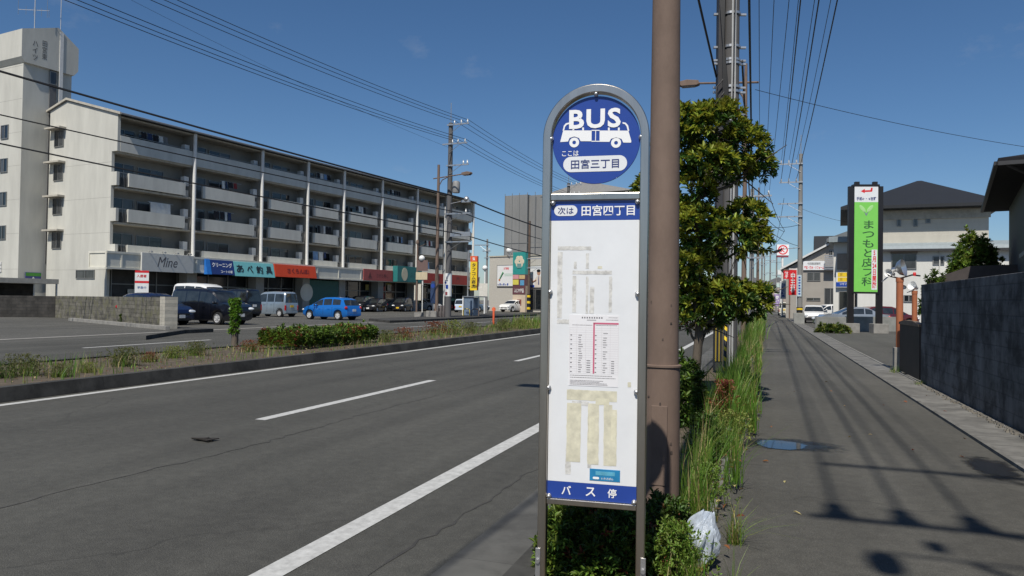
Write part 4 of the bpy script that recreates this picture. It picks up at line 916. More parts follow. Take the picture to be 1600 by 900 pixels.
# ---- clutter at the pole foot
bs2 = thing('bus_stop_sign', 'narrow dark blue bus stop pillar on a concrete block across the road', 'bus stop sign', gz(677, 57.5))
MB().prism([(-.45, -.35), (.45, -.35), (.36, .28), (-.36, .28)], 0, .6, 'z').build('base', m_conc, bs2, bevel=.02)
MB().box(-.03, .03, -.03, .03, .6, 1.2).build('post', m_steel, bs2)
MB().prism([(-.21, 1.2), (.21, 1.2), (.21, 2.7), (.12, 2.9), (-.12, 2.9), (-.21, 2.7)], -.1, .1, 'y').build('panel', mat('panel_navy', (.03, .05, .11), .4, var=.2, scale=3), bs2, bevel=.01)
MB().lathe([(.001, -.11), (.17, -.11), (.17, -.1), (.001, -.1)], 20, 'y', (0, 0, 2.55)).build('disc', m_signblue, bs2)
for k, px in enumerate((684, 689, 693.5)):
    b = MB().lathe([(.1, -.02), (.1, .98), (.07, 1.04), (.001, 1.05)], 12).build('bollard', mat('bollard_brown', (.09, .075, .07), .6, var=.2), smooth=True); b.location = gz(px, 57.3 - k * .25)
    tag(b, ('leftmost brown bollard, next to the concrete block of the far bus stop', 'middle brown bollard of the three at the far pole', 'brown bollard touching the dark utility pole')[k], 'bollard', 'bollards at the far pole')
sp = thing('sign_pole', 'rusty brown pole carrying a yellowish board and white panels, left of the brown lamp', 'sign pole', gz(651, 59))
MB().tube([(0, 0, 0), (0, 0, 6.0)], .07, 8).build('pole', m_brown, sp, smooth=True)
MB().box(-.05, .95, -.12, -.07, 3.05, 3.65).build('board', mat('board_tan', (.5, .42, .28), .6, var=.15, scale=6), sp); MB().box(.0, .95, -.06, -.03, 3.75, 4.6).build('brown_board', mat('board_brown', (.14, .09, .08), .6, var=.1), sp)
MB().ball((.4, 0, 4.75), .24).build('globe_lamp', m_white, sp, smooth=True)
MB().box(-.18, -.08, -.1, -.05, 1.4, 2.6).box(.15, .42, -.1, -.05, 1.4, 2.7).build('white_panel', mat('panel_cream', (.6, .55, .45), .6, var=.2, scale=5), sp)
MB().tube([(.5, 0, 2.6), (.5, 0, 3.1)], .06, 6).tube([(.5, .0, 0), (.5, 0, 2.6)], .04, 6).build('second_post', m_pipe, sp)
MB().box(-.1, .55, -.2, .2, 0, .45).build('base', m_conc, sp)
MB().lathe([(.12, 5.9), (.14, 6.0), (.1, 6.2), (.001, 6.25)], 10).tube([(0, 0, 5.6), (.7, 0, 5.9)], .02, 5).build('beacon', m_brown, sp)
# yellow vertical sign
ys = thing('vertical_sign', 'tall yellow vertical sign with a red top and black lettering on a thin pole', 'sign', gz(733, 66))
MB().tube([(-.15, 0, 0), (-.15, 0, 5.9)], .07, 8).build('pole', m_steel, ys)
yb = MB().box(.12, .78, -.14, .14, 2.35, 4.9).build('board', mat('sign_yellow', (.75, .52, .02), .45, var=.04), ys, bevel=.01)
MB().box(.118, .782, -.142, .142, 4.905, 5.4).build('red_top', mat('sign_orange_red', (.68, .1, .03), .45, var=.03), yb)
MB().box(.785, .80, -.141, .141, 2.35, 4.9).build('edge', mat('sign_edge_red', (.4, .03, .03), .5), yb)
MB().box(-.15, .12, -.03, .03, 5.1, 5.2).box(-.15, .12, -.03, .03, 2.5, 2.6).build('bracket', m_steel, ys)
text('lettering', list('タフコム商店'), m_letblack, yb, (.45, -.143, 3.65), 2.25, width=.42, vertical=True, bold=.03)
text('lettering', '質', m_white, yb, (.45, -.146, 5.15), .28, bold=.03)
bt = thing('cash_booth', 'small blue grey booth with a canopy right of the pale blue white car', 'booth', gz(739, 65.5), -.1)
MB().box(-.62, .35, -.6, .6, 0, 1.72).build('body', mat('booth_blue_grey', (.14, .19, .26), .5, var=.12), bt, bevel=.02)
MB().box(-.7, 1.0, -.7, .7, 1.75, 1.83).build('canopy', m_steel, bt); MB().box(.8, .88, -.6, -.5, 0, 1.75).build('post', m_steel, bt)
MB().box(-.66, -.56, -.75, -.65, 0, 1.7).build('corner_post', m_white, bt)
for k, px in enumerate((729, 743)):
    g_ = thing('barrier', ('yellow and white hoop barrier left of the blue grey booth', 'brown hoop barrier right of the blue grey booth')[k], 'barrier', gz(px, 63.5), 0, 'hoop barriers by the booth')
    MB().tube([(-.3, 0, 0), (-.3, 0, .6), (-.2, 0, .72), (.2, 0, .72), (.3, 0, .6), (.3, 0, 0)], .045, 8).build('hoop', mat('barrier_yellow', (.6, .45, .06), .5) if k == 0 else m_brown, g_, smooth=True)
gl = thing('globe_lamp', 'white globe lamp post with a blank white board, left of the poster building', 'lamp post', gz(757, 82))
MB().tube([(0, 0, 0), (0, 0, 4.8)], .08, 8).build('pole', m_white, gl, smooth=True); MB().ball((0, 0, 5.05), .3).build('globe', m_white, gl, smooth=True); MB().box(-.6, .4, -.15, -.1, 1.9, 3.35).build('board', mat('board_offwhite', (.6, .58, .52), .6), gl)
utility_pole('short grey pole with a small street light behind the white globe lamp', gz(760, 86), 8.6, .15, .1, [(7.9, -1.5, .3, ()), (7.2, -.5, .5, (.3,)), (6.4, -.3, .3, ())], m_cpole, 0, lightning=False)
utility_pole('brown wooden pole with a yellow band in front of the posters', gz(826, 88), 11.0, .17, .13, [(6.5, -.2, 1.6, ()), (5.4, -.2, 1.8, ())], mat('wood_pole', (.11, .075, .055), .85, var=.2, scale=3), 0, lightning=False)
yb2 = thing('guy_guard', 'yellow and black pole guard at the foot of the brown wooden pole', 'guard', gz(826, 87.7)); MB().lathe([(.22, .0), (.22, 2.3)], 10).build('sleeve', hazard('hazard_far', (0, .2, 1.4)), yb2)
# delineator post on the median
dl = G(771, 513.5); de = thing('delineator_post', 'orange delineator post standing in the median weeds', 'delineator', (dl.x, dl.y, .15))
MB().lathe([(.055, 0), (.055, .95), (.03, .99), (.001, 1.0)], 12).build('post', mat('delineator_orange', (.58, .09, .025), .55, var=.12), de, smooth=True)
MB().lathe([(.1, 0), (.1, .04), (.06, .06)], 12).build('foot', m_dark, de); MB().box(-.1, .1, -.02, .02, .8, .94).build('reflector', mat('delineator_orange2', (.7, .15, .05), .35), de)

# ---- the poster building
PW = 104.0
pbp = gz(764, PW); pbe = gz(880, PW - 8); pd = (pbe - pbp); prz = math.atan2(pd.y, pd.x)
pb = thing('shop_building', 'low beige flat roofed shop with two big posters', 'building', pbp, prz)
Lp = 16.0
def pl(px, py):
    n = Vector((-math.sin(prz), math.cos(prz), 0)); h = hit(px, py, pbp, n) - pbp; return h.x * math.cos(prz) + h.y * math.sin(prz), h.z
ztop = pl(790, 401)[1]
MB().box(0, Lp, 0, 10, 0, ztop).build('wall', mat('poster_wall_beige', (.46, .44, .4), .8, var=.06), pb)
MB().box(-.1, Lp + .1, -.1, 10.1, ztop, ztop + .15).build('parapet_cap', m_trim, pb)
wx0, wz1 = pl(827, 452); wx1, wz0 = pl(856, 486)
window(wx0 + .1, wx1, max(.3, wz0), wz1, -.003, pb, m_glassd, axis='n', panes=3, name='window')
MB().tube([(pl(797, 400)[0], -.2, ztop), (pl(797, 400)[0], -.2, ztop + .5)], .05, 6).ball((pl(797, 400)[0], -.2, ztop + .8), .42).build('roof_lamp', m_white, pb)
def poster(label, a, b, cat='poster', m=None):
    x0, z1 = pl(*a); x1, z0 = pl(*b); t = thing('poster', label, cat, pbp, prz); 
    o = MB().box(x0, x1, -.12, -.02, z0, z1).build('board', m or m_signwhite, t)
    f = MB()
    for q_ in ((x0 - .05, x1 + .05, z1, z1 + .06), (x0 - .05, x1 + .05, z0 - .06, z0), (x0 - .05, x0, z0, z1), (x1, x1 + .05, z0, z1)): f.box(q_[0], q_[1], -.14, -.02, q_[2], q_[3])
    f.build('frame', m_frame, o); return t, o, x0, x1, z0, z1
t, o, x0, x1, z0, z1 = poster('white poster with a green tipped brush and red heading, left of the teal tower sign', (778, 415), (802, 447))
text('lettering', '新装開店', m_red, o, (x0 + 1.62, -.122, z1 - .45), .36, width=.9, bold=.04)
MB().tube([(x0 + .5, -.13, z0 + 1.0), (x0 + 1.1, -.13, z0 + 1.9)], [.09, .14], 8).build('brush', mat('poster_green', (.1, .32, .16), .5), o)
MB().ball((x0 + .42, -.13, z0 + .85), .16, (1, .2, 1)).build('brush_end', mat('poster_orange', (.6, .2, .08), .5), o)
MB().box(x0 + 1.3, x1 - .02, -.126, -.121, z0 + 1.35, z0 + 1.75).build('pale_band', mat('poster_pale_green', (.5, .6, .55), .5), o)
for k in range(6): MB().box(x0 + .1 + k * .34, x0 + .32 + k * .34, -.126, -.121, z0 + .08, z0 + .28 + .1 * (k % 2)).build('printed_figure', m_blue if k % 2 else mat('poster_grey', (.2, .22, .3), .5), o)
t, o, x0, x1, z0, z1 = poster('white poster of a man in a tie, right of the teal tower sign', (828, 416), (856, 449))
MB().add([(x0 + 1.0, -.124, z0), (x0 + 2.1, -.124, z0), (x0 + 2.2, -.124, z0 + 1.2), (x0 + 1.85, -.124, z0 + 1.55), (x0 + 1.35, -.124, z0 + 1.55), (x0 + .95, -.124, z0 + 1.1)], [(0, 1, 2, 3, 4, 5)]).build('printed_shirt', mat('poster_shirt', (.62, .56, .5), .6), o)
M = Matrix.Translation((x0 + 1.6, -.125, z0 + 1.95)) @ Matrix.Diagonal((.3, .01, .38, 1)); MB().ball((0, 0, 0), 1).build('printed_face', mat('poster_skin', (.42, .24, .16), .6), o).matrix_local = M
M = Matrix.Translation((x0 + 1.58, -.13, z0 + 2.2)) @ Matrix.Diagonal((.33, .012, .22, 1)); MB().ball((0, 0, 0), 1).build('printed_hair', m_black, o).matrix_local = M
MB().add([(x0 + 1.52, -.128, z0 + .4), (x0 + 1.6, -.128, z0 + .3), (x0 + 1.68, -.128, z0 + .4), (x0 + 1.64, -.128, z0 + 1.5), (x0 + 1.56, -.128, z0 + 1.5)], [(0, 1, 2, 3, 4)]).build('printed_tie', m_letblue, o)
MB().box(x0, x0 + .9, -.128, -.121, z0, z0 + .32).build('printed_band', m_blue, o)
MB().tube([(x0 + .35, -.125, z0 + 1.2), (x0 + .6, -.125, z0 + .7), (x0 + 1.2, -.125, z0 + 1.0)], .1, 6).build('printed_arm', mat('poster_skin', (.42, .24, .16), .6), o)
# teal tower sign standing before it
PT = PW - 6.5
tsn = thing('tower_sign', 'teal tower sign with a cream flower emblem and coloured tiles on a peach pillar', 'sign', gz(814, PT), prz)
s_ = PT / FPX
MB().box(-13 * s_, 12 * s_, -.4, .4, 0, 3.45).build('pillar', mat('peach_wall', (.52, .42, .32), .8, var=.06), tsn)
zt0 = at(814, 460, PT).z; zt1 = at(814, 429, PT).z; zt2 = at(814, 394, PT).z
MB().box(-13 * s_, 12 * s_, -.45, .45, zt1, zt2).build('teal_board', mat('tower_teal', (.03, .27, .25), .5, var=.05), tsn)
MB().box(-13 * s_, 12 * s_, -.44, .44, zt0, zt1).build('lower_board', mat('tower_maroon', (.12, .05, .06), .5), tsn)
for (a, b, c, d_, m_) in ((-12.5, -1, 445, 437, mat('tile_yellow', (.62, .55, .1), .5)), (-12.5, -1, 436, 429.5, mat('tile_pink', (.6, .28, .3), .5)), (0, 11.5, 436, 430, mat('tile_sand', (.55, .4, .2), .5)), (2, 10, 446, 438, mat('tile_blue', (.1, .3, .5), .5))):
    MB().box(a * s_, b * s_, -.47, -.452, at(814, c, PT).z, at(814, d_, PT).z).build('coloured_tile', m_, tsn)
text('lettering', 'ふじや洋品', m_white, tsn, (-.2 * s_, -.45, at(814, 454, PT).z), .55, width=19 * s_, bold=.02)
for k in range(6):
    a = k * math.pi / 3; M = Matrix.Translation((0 + .45 * math.cos(a), -.46, at(814, 410, PT).z + .1 + .45 * math.sin(a))) @ Matrix.Diagonal((.36, .02, .36, 1)); MB().ball((0, 0, 0), 1).build('emblem_petal', mat('emblem_cream', (.62, .55, .42), .5), tsn).matrix_local = M
MB().box(-.35, .35, -.5, -.47, at(814, 419, PT).z, at(814, 412, PT).z).build('emblem_pot', mat('emblem_grey', (.15, .28, .27), .5), tsn)
MB().box(-4 * s_, 4.5 * s_, -.43, -.401, at(814, 484, PT).z + .55, at(814, 456, PT).z - 1.0).build('plaque', mat('plaque_rust', (.2, .07, .05), .6), tsn)
# tarpaulin-wrapped building
m_tarp = mat('scaffold_sheet', (.205, .205, .20), .8, var=.16, scale=.35, stretch=(1, 1, .25), bump=.6, bscale=1.2)
tb = thing('scaffolded_building', 'tall building wrapped in grey scaffold sheeting behind the poster shop', 'building', gz(787, 150), prz * .6)
zT = at(800, 306, 150).z
MB().box(0, 5.2, 0, 12, 0, zT).box(5.3, 10.5, .6, 12, 0, zT - .15).build('sheeting', m_tarp, tb)
MB().box(10.6, 22, -.2, 12, 0, zT - 3.4).build('sheeting_front', m_tarp, tb); MB().box(11.2, 22, 1.4, 13, zT - 3.39, zT - .6).build('sheeting_rear', m_tarp, tb)
sc_ = MB()
for x in (0, 1.7, 3.4, 5.25, 7.0, 8.8, 10.55): sc_.box(x - .05, x + .05, -.08, -.02, 0, zT + .4)
for x in (12.5, 14.4, 16.3): sc_.box(x - .05, x + .05, -.28, -.22, 0, zT - 3.2)
for z in (3, 8, 13): sc_.box(-.05, 10.5, -.07, -.03, z, z + .07)
sc_.build('scaffold_tube', m_frame, tb)
# houses glimpsed through the gap under the disc
hb = thing('house', 'grey roofed house seen through the gap under the blue disc', 'house', gz(905, 120), -.25)
MB().box(-7, 9, 0, 8, 0, at(905, 303, 120).z).build('wall', mat('far_wall', (.4, .39, .36), .8, var=.06), hb)
zz = at(905, 303, 120).z; MB().prism([(-7.6, zz), (9.6, zz), (1, zz + 2.0)], -.6, 8.6, 'y').build('roof', mat('far_roof', (.3, .29, .28), .8, var=.1), hb)

# ================================================================== RIGHT SIDE
m_bluewall = blockwall('blue_grey_block_wall', (.172, .174, .178), (.14, .144, .15), (.108, .111, .115), bw=.4, bh=.2, stain=.7, ax='YZ', msize=.009)
rw = MB().box(2.9, 3.05, -12, 16.3, -.05, 1.93)
tag(rw.build('block_wall', m_bluewall, bevel=.006), 'long blue grey concrete block wall in shade along the right of the sidewalk', 'wall')
m_gate = mat('gate_brown', (.03, .022, .018), .7, var=.3, scale=3)
gt = thing('garden_gate', 'dark brown gate between the orange post and the block wall', 'gate', (2.93, 16.45, 0))
MB().box(-.03, .03, 0, 2.25, .05, 1.1).build('panel', m_gate, gt, bevel=.005)
MB().prism([(0, 1.1), (2.25, 1.1), (2.25, 1.15), (1.6, 1.2), (.6, 1.2), (0, 1.15)], -.05, .05, 'x').build('top_rail', mat('gate_rail', (.17, .12, .08), .7, var=.2), gt)
m_orange = mat('terracotta_post', (.34, .11, .045), .7, var=.16, scale=4, stretch=(1, 1, .4))
def lamp_post(label, p, h, block, r=.075):
    t = thing('terracotta_post', label, 'lamp post', p, 0, 'terracotta posts with floodlights')
    if block: MB().box(-.12, .12, -.12, .12, -.02, .56).build('base_block', m_conc, t, bevel=.01)
    MB().lathe([(r, .56 if block else 0), (r, h - .1), (r * 1.12, h - .1), (r * 1.12, h)], 16).build('post', m_orange, t, smooth=True, angle=30)
    return t
def floodlight(parent, o, d, r=.17, m=None):
    # a dish opening along d
    d = Vector(d).normalized(); M = Matrix.Translation(o) @ d.to_track_quat('Z', 'Y').to_matrix().to_4x4()
    MB().lathe([(.03, -.22), (.05, -.2), (.06, -.12), (r * .75, -.06), (r, .04), (r * 1.03, .05), (r * .93, .04), (r * .7, -.04), (.03, -.09)], 18, 'z', M=M).build('floodlight', m or m_chrome2, parent, smooth=True)
    MB().tube([Vector(o) - d * .18, Vector(o) - d * .22 + Vector((-.12, 0, -.06)), Vector(o) + Vector((-.15, 0, -.2))], .015, 5).build('bracket', m_steel, parent)
m_chrome2 = mat('lamp_silver', (.6, .6, .6), .3, .9, var=.05)
p1 = thing_p = G(1394, 582)
t1 = lamp_post('terracotta lamp post on a concrete block at the corner of the gate', (2.93, 18.92, 0), 2.16, True)
floodlight(t1, (.03, -.02, 2.38), (.75, -.35, .18), .2); floodlight(t1, (-.22, .0, 2.26), (-.5, -.8, .1), .09, m_white)
MB().tube([(-.25, 0, 2.2), (.0, 0, 2.14), (.25, 0, 2.22), (.42, 0, 2.2)], .018, 6).build('cable', m_black, t1)
MB().lathe([(.03, 0), (.035, .05), (.025, .08)], 10, 'z', (.3, 0, 2.2)).build('red_lamp', m_red, t1)
t2p = gz(1429, 22.3); t2 = lamp_post('second terracotta lamp post standing behind the brown gate', t2p, 1.98, False, .075)
floodlight(t2, (-.05, 0, 2.12), (-.6, -.6, .3), .13, m_white); floodlight(t2, (-.3, 0, 2.08), (-.3, -.9, 0), .07)
wg = at(1418, 560, 19)
# low concrete wall and the tall green sign
m_lowwall = mat('low_wall_concrete', (.25, .25, .23), .9, var=.2, scale=2, bump=.3, bscale=30)
YB = 45.8
wall_between('concrete_wall', 'low pale concrete wall left of the green sign posts', gz(1275, 40.5), gz(1321, 41.0), .86, .15, m_lowwall)
wall_between('concrete_wall', 'low concrete wall running behind the green sign posts', gz(1321.5, 43.4), gz(1405, 44.2), .86, .15, m_lowwall)
SG = gz(1351, 41); grz = math.atan2(_R0.y, _R0.x) - .10
gs = thing('pylon_sign', 'tall bright green clinic sign with dark frame and two black posts', 'sign', SG, grz)
sg_ = 41 / FPX
zb, zt = at(1348, 456, 41).z, at(1352, 291, 41).z
for x in (-21.5, 21.5):
    bl_ = MB().box(x * sg_ - .4, x * sg_ + .4, -.35, .35, -.02, .52).build('base_block', m_conc, gs, bevel=.02)
    MB().box(x * sg_ - .15, x * sg_ + .15, -.12, .12, .52, zt).build('post', m_black, gs)
hwid = 17.6 * sg_; zgt = at(1352, 316, 41).z
MB().box(-20 * sg_, 20 * sg_, -.16, .16, zb - .1, zb).build('frame_bar', m_black, gs); MB().box(-20 * sg_, 20 * sg_, -.16, .16, zt - .02, zt + .1).build('frame_bar', m_black, gs)
for x in (-13, 14): MB().box(x * sg_ - .12, x * sg_ + .12, -.1, .1, zt + .1, zt + .26).build('top_lug', m_black, gs)
gb_ = MB().box(-hwid, hwid, -.15, .15, zb, zgt).build('green_board', mat('sign_lime_green', (.20, .58, .10), .45, var=.03), gs)
wb_ = MB().box(-hwid, hwid, -.151, .15, zgt + .001, zt - .03).build('white_board', m_signwhite, gs)
m_green_l = mat('dark_green_letter', (.03, .10, .035), .5, var=0)
hh = (zgt - zb)
text('lettering', list('まつもと皮フ科'), m_green_l, gb_, (.12, -.153, zb + hh * .43), hh * .73, width=.7, vertical=True, bold=.012)
dt = MB().box(hwid - .33, hwid - .03, -.158, -.1505, zb + .12, zb + hh * .47).build('date_strip', m_signwhite, gb_)
text('lettering', list('５月24日開院') if False else ['5', '月', '24', '日', '開', '院'], m_red, dt, (hwid - .18, -.16, zb + .08 + hh * .235), hh * .42, width=.22, vertical=True, bold=.03)
# arrow
za = zt - .27
MB().add([(x * .72, y, za + (z - za) * .62) for (x, y, z) in [(-.42, -.153, za - .02), (-.12, -.153, za + .2), (-.12, -.153, za + .06), (.3, -.153, za + .08), (.34, -.153, za + .3), (.46, -.153, za + .3), (.44, -.153, za - .02), (.38, -.153, za - .07), (-.12, -.153, za - .09), (-.12, -.153, za - .2)]], [tuple(range(10))]).build('arrow', m_red, wb_)
text('lettering', '手前←・→吉野', m_letblue, wb_, (0, -.154, zgt + .19), .2, width=1.05, bold=.03)
for sgn in (-1, 1):
    M = Matrix.Translation((.0 + sgn * .2, -.152, zgt - .36)) @ Matrix.Rotation(sgn * .7, 4, 'Y') @ Matrix.Diagonal((.1, .006, .24, 1))
    MB().ball((0, 0, 0), 1).build('leaf_emblem', mat('emblem_pale_green', (.36, .66, .25), .5), gb_).matrix_local = M
MB().add([(-.12, -.16, zgt - .5), (0, -.16, zgt - .78), (.12, -.16, zgt - .5), (.0, -.16, zgt - .64)], [(0, 1, 2, 3)]).build('leaf_stem', mat('emblem_grey_blue', (.2, .22, .3), .5), gb_)

# ---- cream house with the hipped black roof
HW = 56.0
m_side1 = siding('cream_siding', (.50, .47, .40), .42, 'Z', .5); m_side2 = siding('white_siding', (.62, .61, .57), .45, 'X', .5)
m_tile = siding('dark_roof_tiles', (.012, .014, .018), .3, 'X', .5); m_eave = mat('eave_dark', (.03, .03, .033), .6)
hp = gz(1310, HW); hrz = rad(-5)
house = thing('house', 'cream two storey house with a black hipped roof behind the green sign', 'house', hp, hrz)
def hl(px, py):
    n = Vector((-math.sin(hrz), math.cos(hrz), 0)); h = hit(px, py, hp, n) - hp; return h.x * math.cos(hrz) + h.y * math.sin(hrz), h.z
ze = hl(1440, 322)[1]; zm = hl(1440, 379)[1]; xr_ = hl(1545, 350)[0]; zpk = at(1447, 291, HW + 5).z
MB().box(1.2, xr_, 0, 10, zm - .2, ze).build('upper_wall', m_side1, house)
MB().box(1.3, xr_ + 3, -.5, 10, 0, zm - .2).build('lower_wall', m_side2, house)
MB().prism([(-1.0, zm - .55), (-.9, zm - .28), (.35, zm + .1), (.35, zm - .2)], 1.25, xr_ + 3.2, 'x').build('lower_roof', mat('pale_blue_tin', (.24, .28, .30), .6, 0), house)
MB().box(1.25, xr_ + 3.2, -1.04, -.98, zm - .68, zm - .52).build('lower_gutter', m_eave, house)
x0, x1 = .1, xr_ + .9; xm, ym = hl(1447, 300)[0], 5.0
rf = MB().add([(x0, -1.2, ze), (x1, -1.2, ze), (x1, 11, ze), (x0, 11, ze), (xm - .15, ym, zpk), (xm + .15, ym, zpk), (x0, -1.2, ze - .22), (x1, -1.2, ze - .22), (x1, 11, ze - .22), (x0, 11, ze - .22)],
    [(0, 1, 5, 4), (1, 2, 5), (2, 3, 4, 5), (3, 0, 4), (6, 9, 8, 7), (0, 6, 7, 1), (1, 7, 8, 2), (2, 8, 9, 3), (3, 9, 6, 0)])
rf.build('roof', m_tile, house)
MB().box(1.0, xr_ + .1, -.14, -.003, ze - .95, ze - .3).build('frieze', m_trim, house)
for a, b in (((1401, 338), (1408, 354)), ((1427, 337), (1434, 354)), ((1446, 336), (1454, 349))):
    u0, w1 = hl(*a); u1, w0 = hl(*b); window(u0, u1, w0, w1, -.003, house, m_glass2, axis='n', panes=1)
u0, w1 = hl(1392, 397); u1, w0 = hl(1431, 421)
window(u0, u1, w0, w1, -.503, house, m_glassd, axis='n', panes=2); MB().box(u0 - .05, u1 + .05, -.68, -.503, w1, w1 + .4).build('shutter_box', mat('shutter_brown', (.2, .16, .13), .6), house)
u0, w1 = hl(1456, 401); u1, w0 = hl(1474, 414); window(u0, u1, w0, w1, -.503, house, m_glass2, axis='n', panes=1)
u0, w1 = hl(1411, 461); u1, w0 = hl(1427, 472); window(u0, u1, w0, w1, -.503, house, m_glassd, axis='n', panes=2)
MB().tube([(hl(1430, 400)[0] + 1.5, -.56, 0), (hl(1430, 400)[0] + 1.5, -.56, zm - .6)], .04, 6).build('downpipe', m_side2, house)
# white annexe at the left of the green sign with the yellow and blue board
an = thing('annexe_building', 'white fronted annexe with a brown shutter, left of the green sign', 'building', gz(1303, 58), hrz)
zan = at(1315, 379, 58).z
MB().box(-.05, 1.35, .3, 7, 0, zan).build('wall', m_side2, an); MB().box(-.4, 1.36, -.5, 7, zan + .002, zan + .42).build('roof', mat('pale_blue_tin', (.24, .28, .30), .6, 0), an)
MB().box(.2, 1.3, .16, .297, at(1315, 421, 58).z, at(1315, 396, 58).z).build('shutter', mat('shutter_tan', (.26, .22, .18), .6, var=.1), an)
window(.35, 1.3, .3, at(1315, 455, 58).z, .297, an, m_glassd, axis='n', panes=1, name='shop_door')
ybd = thing('shop_sign', 'yellow and blue shop board on the annexe', 'sign', gz(1303, 58), hrz)
MB().box(.15, 1.34, .02, .12, at(1315, 449, 58).z, at(1315, 425, 58).z).build('board', m_signwhite, ybd)
for k, (a, b) in enumerate(((432.5, 426), (440, 433.5))):
    MB().box(.25, 1.3, .005, .018, at(1315, a, 58).z, at(1315, b, 58).z).build('yellow_panel', mat('sign_yellow', (.75, .52, .02), .45, var=.04), ybd)
    for x, s in ((.5, '買'), (1.0, '取')): text('lettering', s, mat('ochre_letter', (.3, .18, .02), .5), ybd, (x, .003, at(1315, (a + b) / 2, 58).z), .22)
MB().box(.15, 1.34, .004, .018, at(1315, 448, 58).z, at(1315, 441, 58).z).build('blue_panel', m_blue, ybd)
text('lettering', 'リサイクル', m_white, ybd, (.85, .002, at(1315, 444, 58).z), .16, bold=.02)

# ---- beige gabled shop further along
bw_ = 82.0; bp_ = gz(1228, bw_); brz_ = rad(-3)
bgl = thing('shop_building', 'beige gabled building with a white signboard beyond the utility pole', 'building', bp_, brz_)
def gl_(px, py):
    n = Vector((-math.sin(brz_), math.cos(brz_), 0)); h = hit(px, py, bp_, n) - bp_; return h.x * math.cos(brz_) + h.y * math.sin(brz_), h.z
za = gl_(1230, 420)[1]; pk = gl_(1329, 366); zb_ = pk[1]; xr2 = pk[0]
m_bei = mat('beige_render', (.32, .295, .26), .85, var=.08, scale=.8)
MB().prism([(0, 0), (xr2 + 2, 0), (xr2 + 2, zb_ + .5), (xr2, zb_), (0, za)], 0, 14, 'y').build('wall', m_bei, bgl)
MB().prism([(-.6, za - .15), (-.6, za + .05), (xr2 + .2, zb_ + .38), (xr2 + .2, zb_ + .14)], -.5, 14.5, 'y').build('roof', mat('roof_edge_white', (.6, .6, .58), .6), bgl)
xk, zk = gl_(1315, 372); xk2, zk2 = gl_(1330, 358)
MB().prism([(xk - 1.5, zk - .5), (xk - 1.5, zk - .1), (xk2 + 3, zk2 + 1.0), (xk2 + 3, zk2)], -.9, 12, 'y').build('upper_roof', mat('grey_metal_roof', (.16, .17, .17), .5, .3), bgl)
for a, b, g_ in (((1261, 426), (1282, 439), m_glass2), ((1260, 465), (1282, 470), m_glassd), ((1288, 450), (1307, 478), m_glass2), ((1295, 391), (1301, 402), m_glassd)):
    u0, w1 = gl_(*a); u1, w0 = gl_(*b); window(u0, u1, max(.1, w0), w1, -.003, bgl, g_, axis='n', panes=2)
u0, w1 = gl_(1288, 401); u1, w0 = gl_(1306, 421)
bb = MB(); 
for z in np.linspace(w0, w1, 8): bb.box(u0, u1, -.9, -.85, z, z + .12)
bb.box(u0, u1, -.85, -.003, w0 - .1, w0 - .02); bb.build('balcony', m_steel, bgl)
u0, w1 = gl_(1255, 408); u1, w0 = gl_(1289, 422)
sbd = thing('signboard', 'white signboard with red and grey lettering on the beige gable', 'sign', bp_, brz_)
MB().box(u0, u1, -.2, -.05, w0, w1).build('board', m_signwhite, sbd)
text('lettering', '中西建設事務所', m_frame, sbd, ((u0 + u1) / 2, -.203, w0 + (w1 - w0) * .7), .3, width=(u1 - u0) * .6, bold=.02)
text('lettering', '塗装・防水・リフォーム', m_red, sbd, ((u0 + u1) / 2, -.203, w0 + (w1 - w0) * .27), .36, width=(u1 - u0) * .9, bold=.03)
db = MB().box(0, 6.5, 0, 9, 0, at(1283, 369, 120).z).build('tower_block', mat('dark_cladding', (.03, .034, .04), .6)); db.location = gz(1271, 120); db.rotation_euler = (0, 0, brz_)
dbt = thing('dark_building', 'black box building rising behind the beige gable', 'building', gz(1271, 120), brz_); db.parent = dbt; db.location = (0, 0, 0); db.rotation_euler = (0, 0, 0); db.name = 'wall'
sg3 = MB()
for k in range(3): sg3.box(3.2 + k * .3, 4.2 + k * .2, -.05, -.003, at(1283, 374 + k * 3, 120).z, at(1283, 373 + k * 3, 120).z)
sg3.build('wall_lettering', m_white, dbt)

# ---- dark house at the right edge
dh = thing('house', 'dark clad house with deep eaves above the block wall at the right edge', 'house', (6.35, 24.3, 0), rad(-12))
m_dkclad = siding('dark_cladding_boards', (.036, .035, .036), .3, 'X', .5)
MB().box(.75, 9, .75, 11, 0, 5.55).build('wall', m_dkclad, dh)
MB().add([(-.1, -.1, 5.75), (10, -.1, 5.75), (10, 12, 5.75), (-.1, 12, 5.75), (4.5, 4.5, 6.9), (5, 7, 6.9), (-.1, -.1, 5.55), (10, -.1, 5.55), (10, 12, 5.55), (-.1, 12, 5.55)],
    [(0, 1, 4), (1, 2, 5, 4), (2, 3, 5), (3, 0, 4, 5), (6, 9, 8, 7), (0, 6, 7, 1), (1, 7, 8, 2), (2, 8, 9, 3), (3, 9, 6, 0)]).build('roof', mat('black_tiles', (.02, .02, .023), .9, var=.15, spec=.1), dh)
MB().box(-.16, 10, -.2, -.101, 5.53, 5.64).box(-.2, -.101, -.2, 12, 5.53, 5.64).build('gutter', m_eave, dh)
MB().tube([(.7, .68, 0), (.7, .68, 5.3), (.1, -.1, 5.55)], .045, 7).build('downpipe', m_eave, dh, smooth=True)
window(1.6, 3.2, 3.6, 4.8, .747, dh, m_glassd, axis='n', panes=2)
pr_ = MB().prism([(.45, 3.05), (2.1, 4.15), (4.2, 3.0), (4.2, 2.9), (2.1, 4.02), (.45, 2.93)], -1.3, .745, 'y').build('porch_roof', mat('porch_grey', (.2, .2, .19), .7, var=.2), dh)
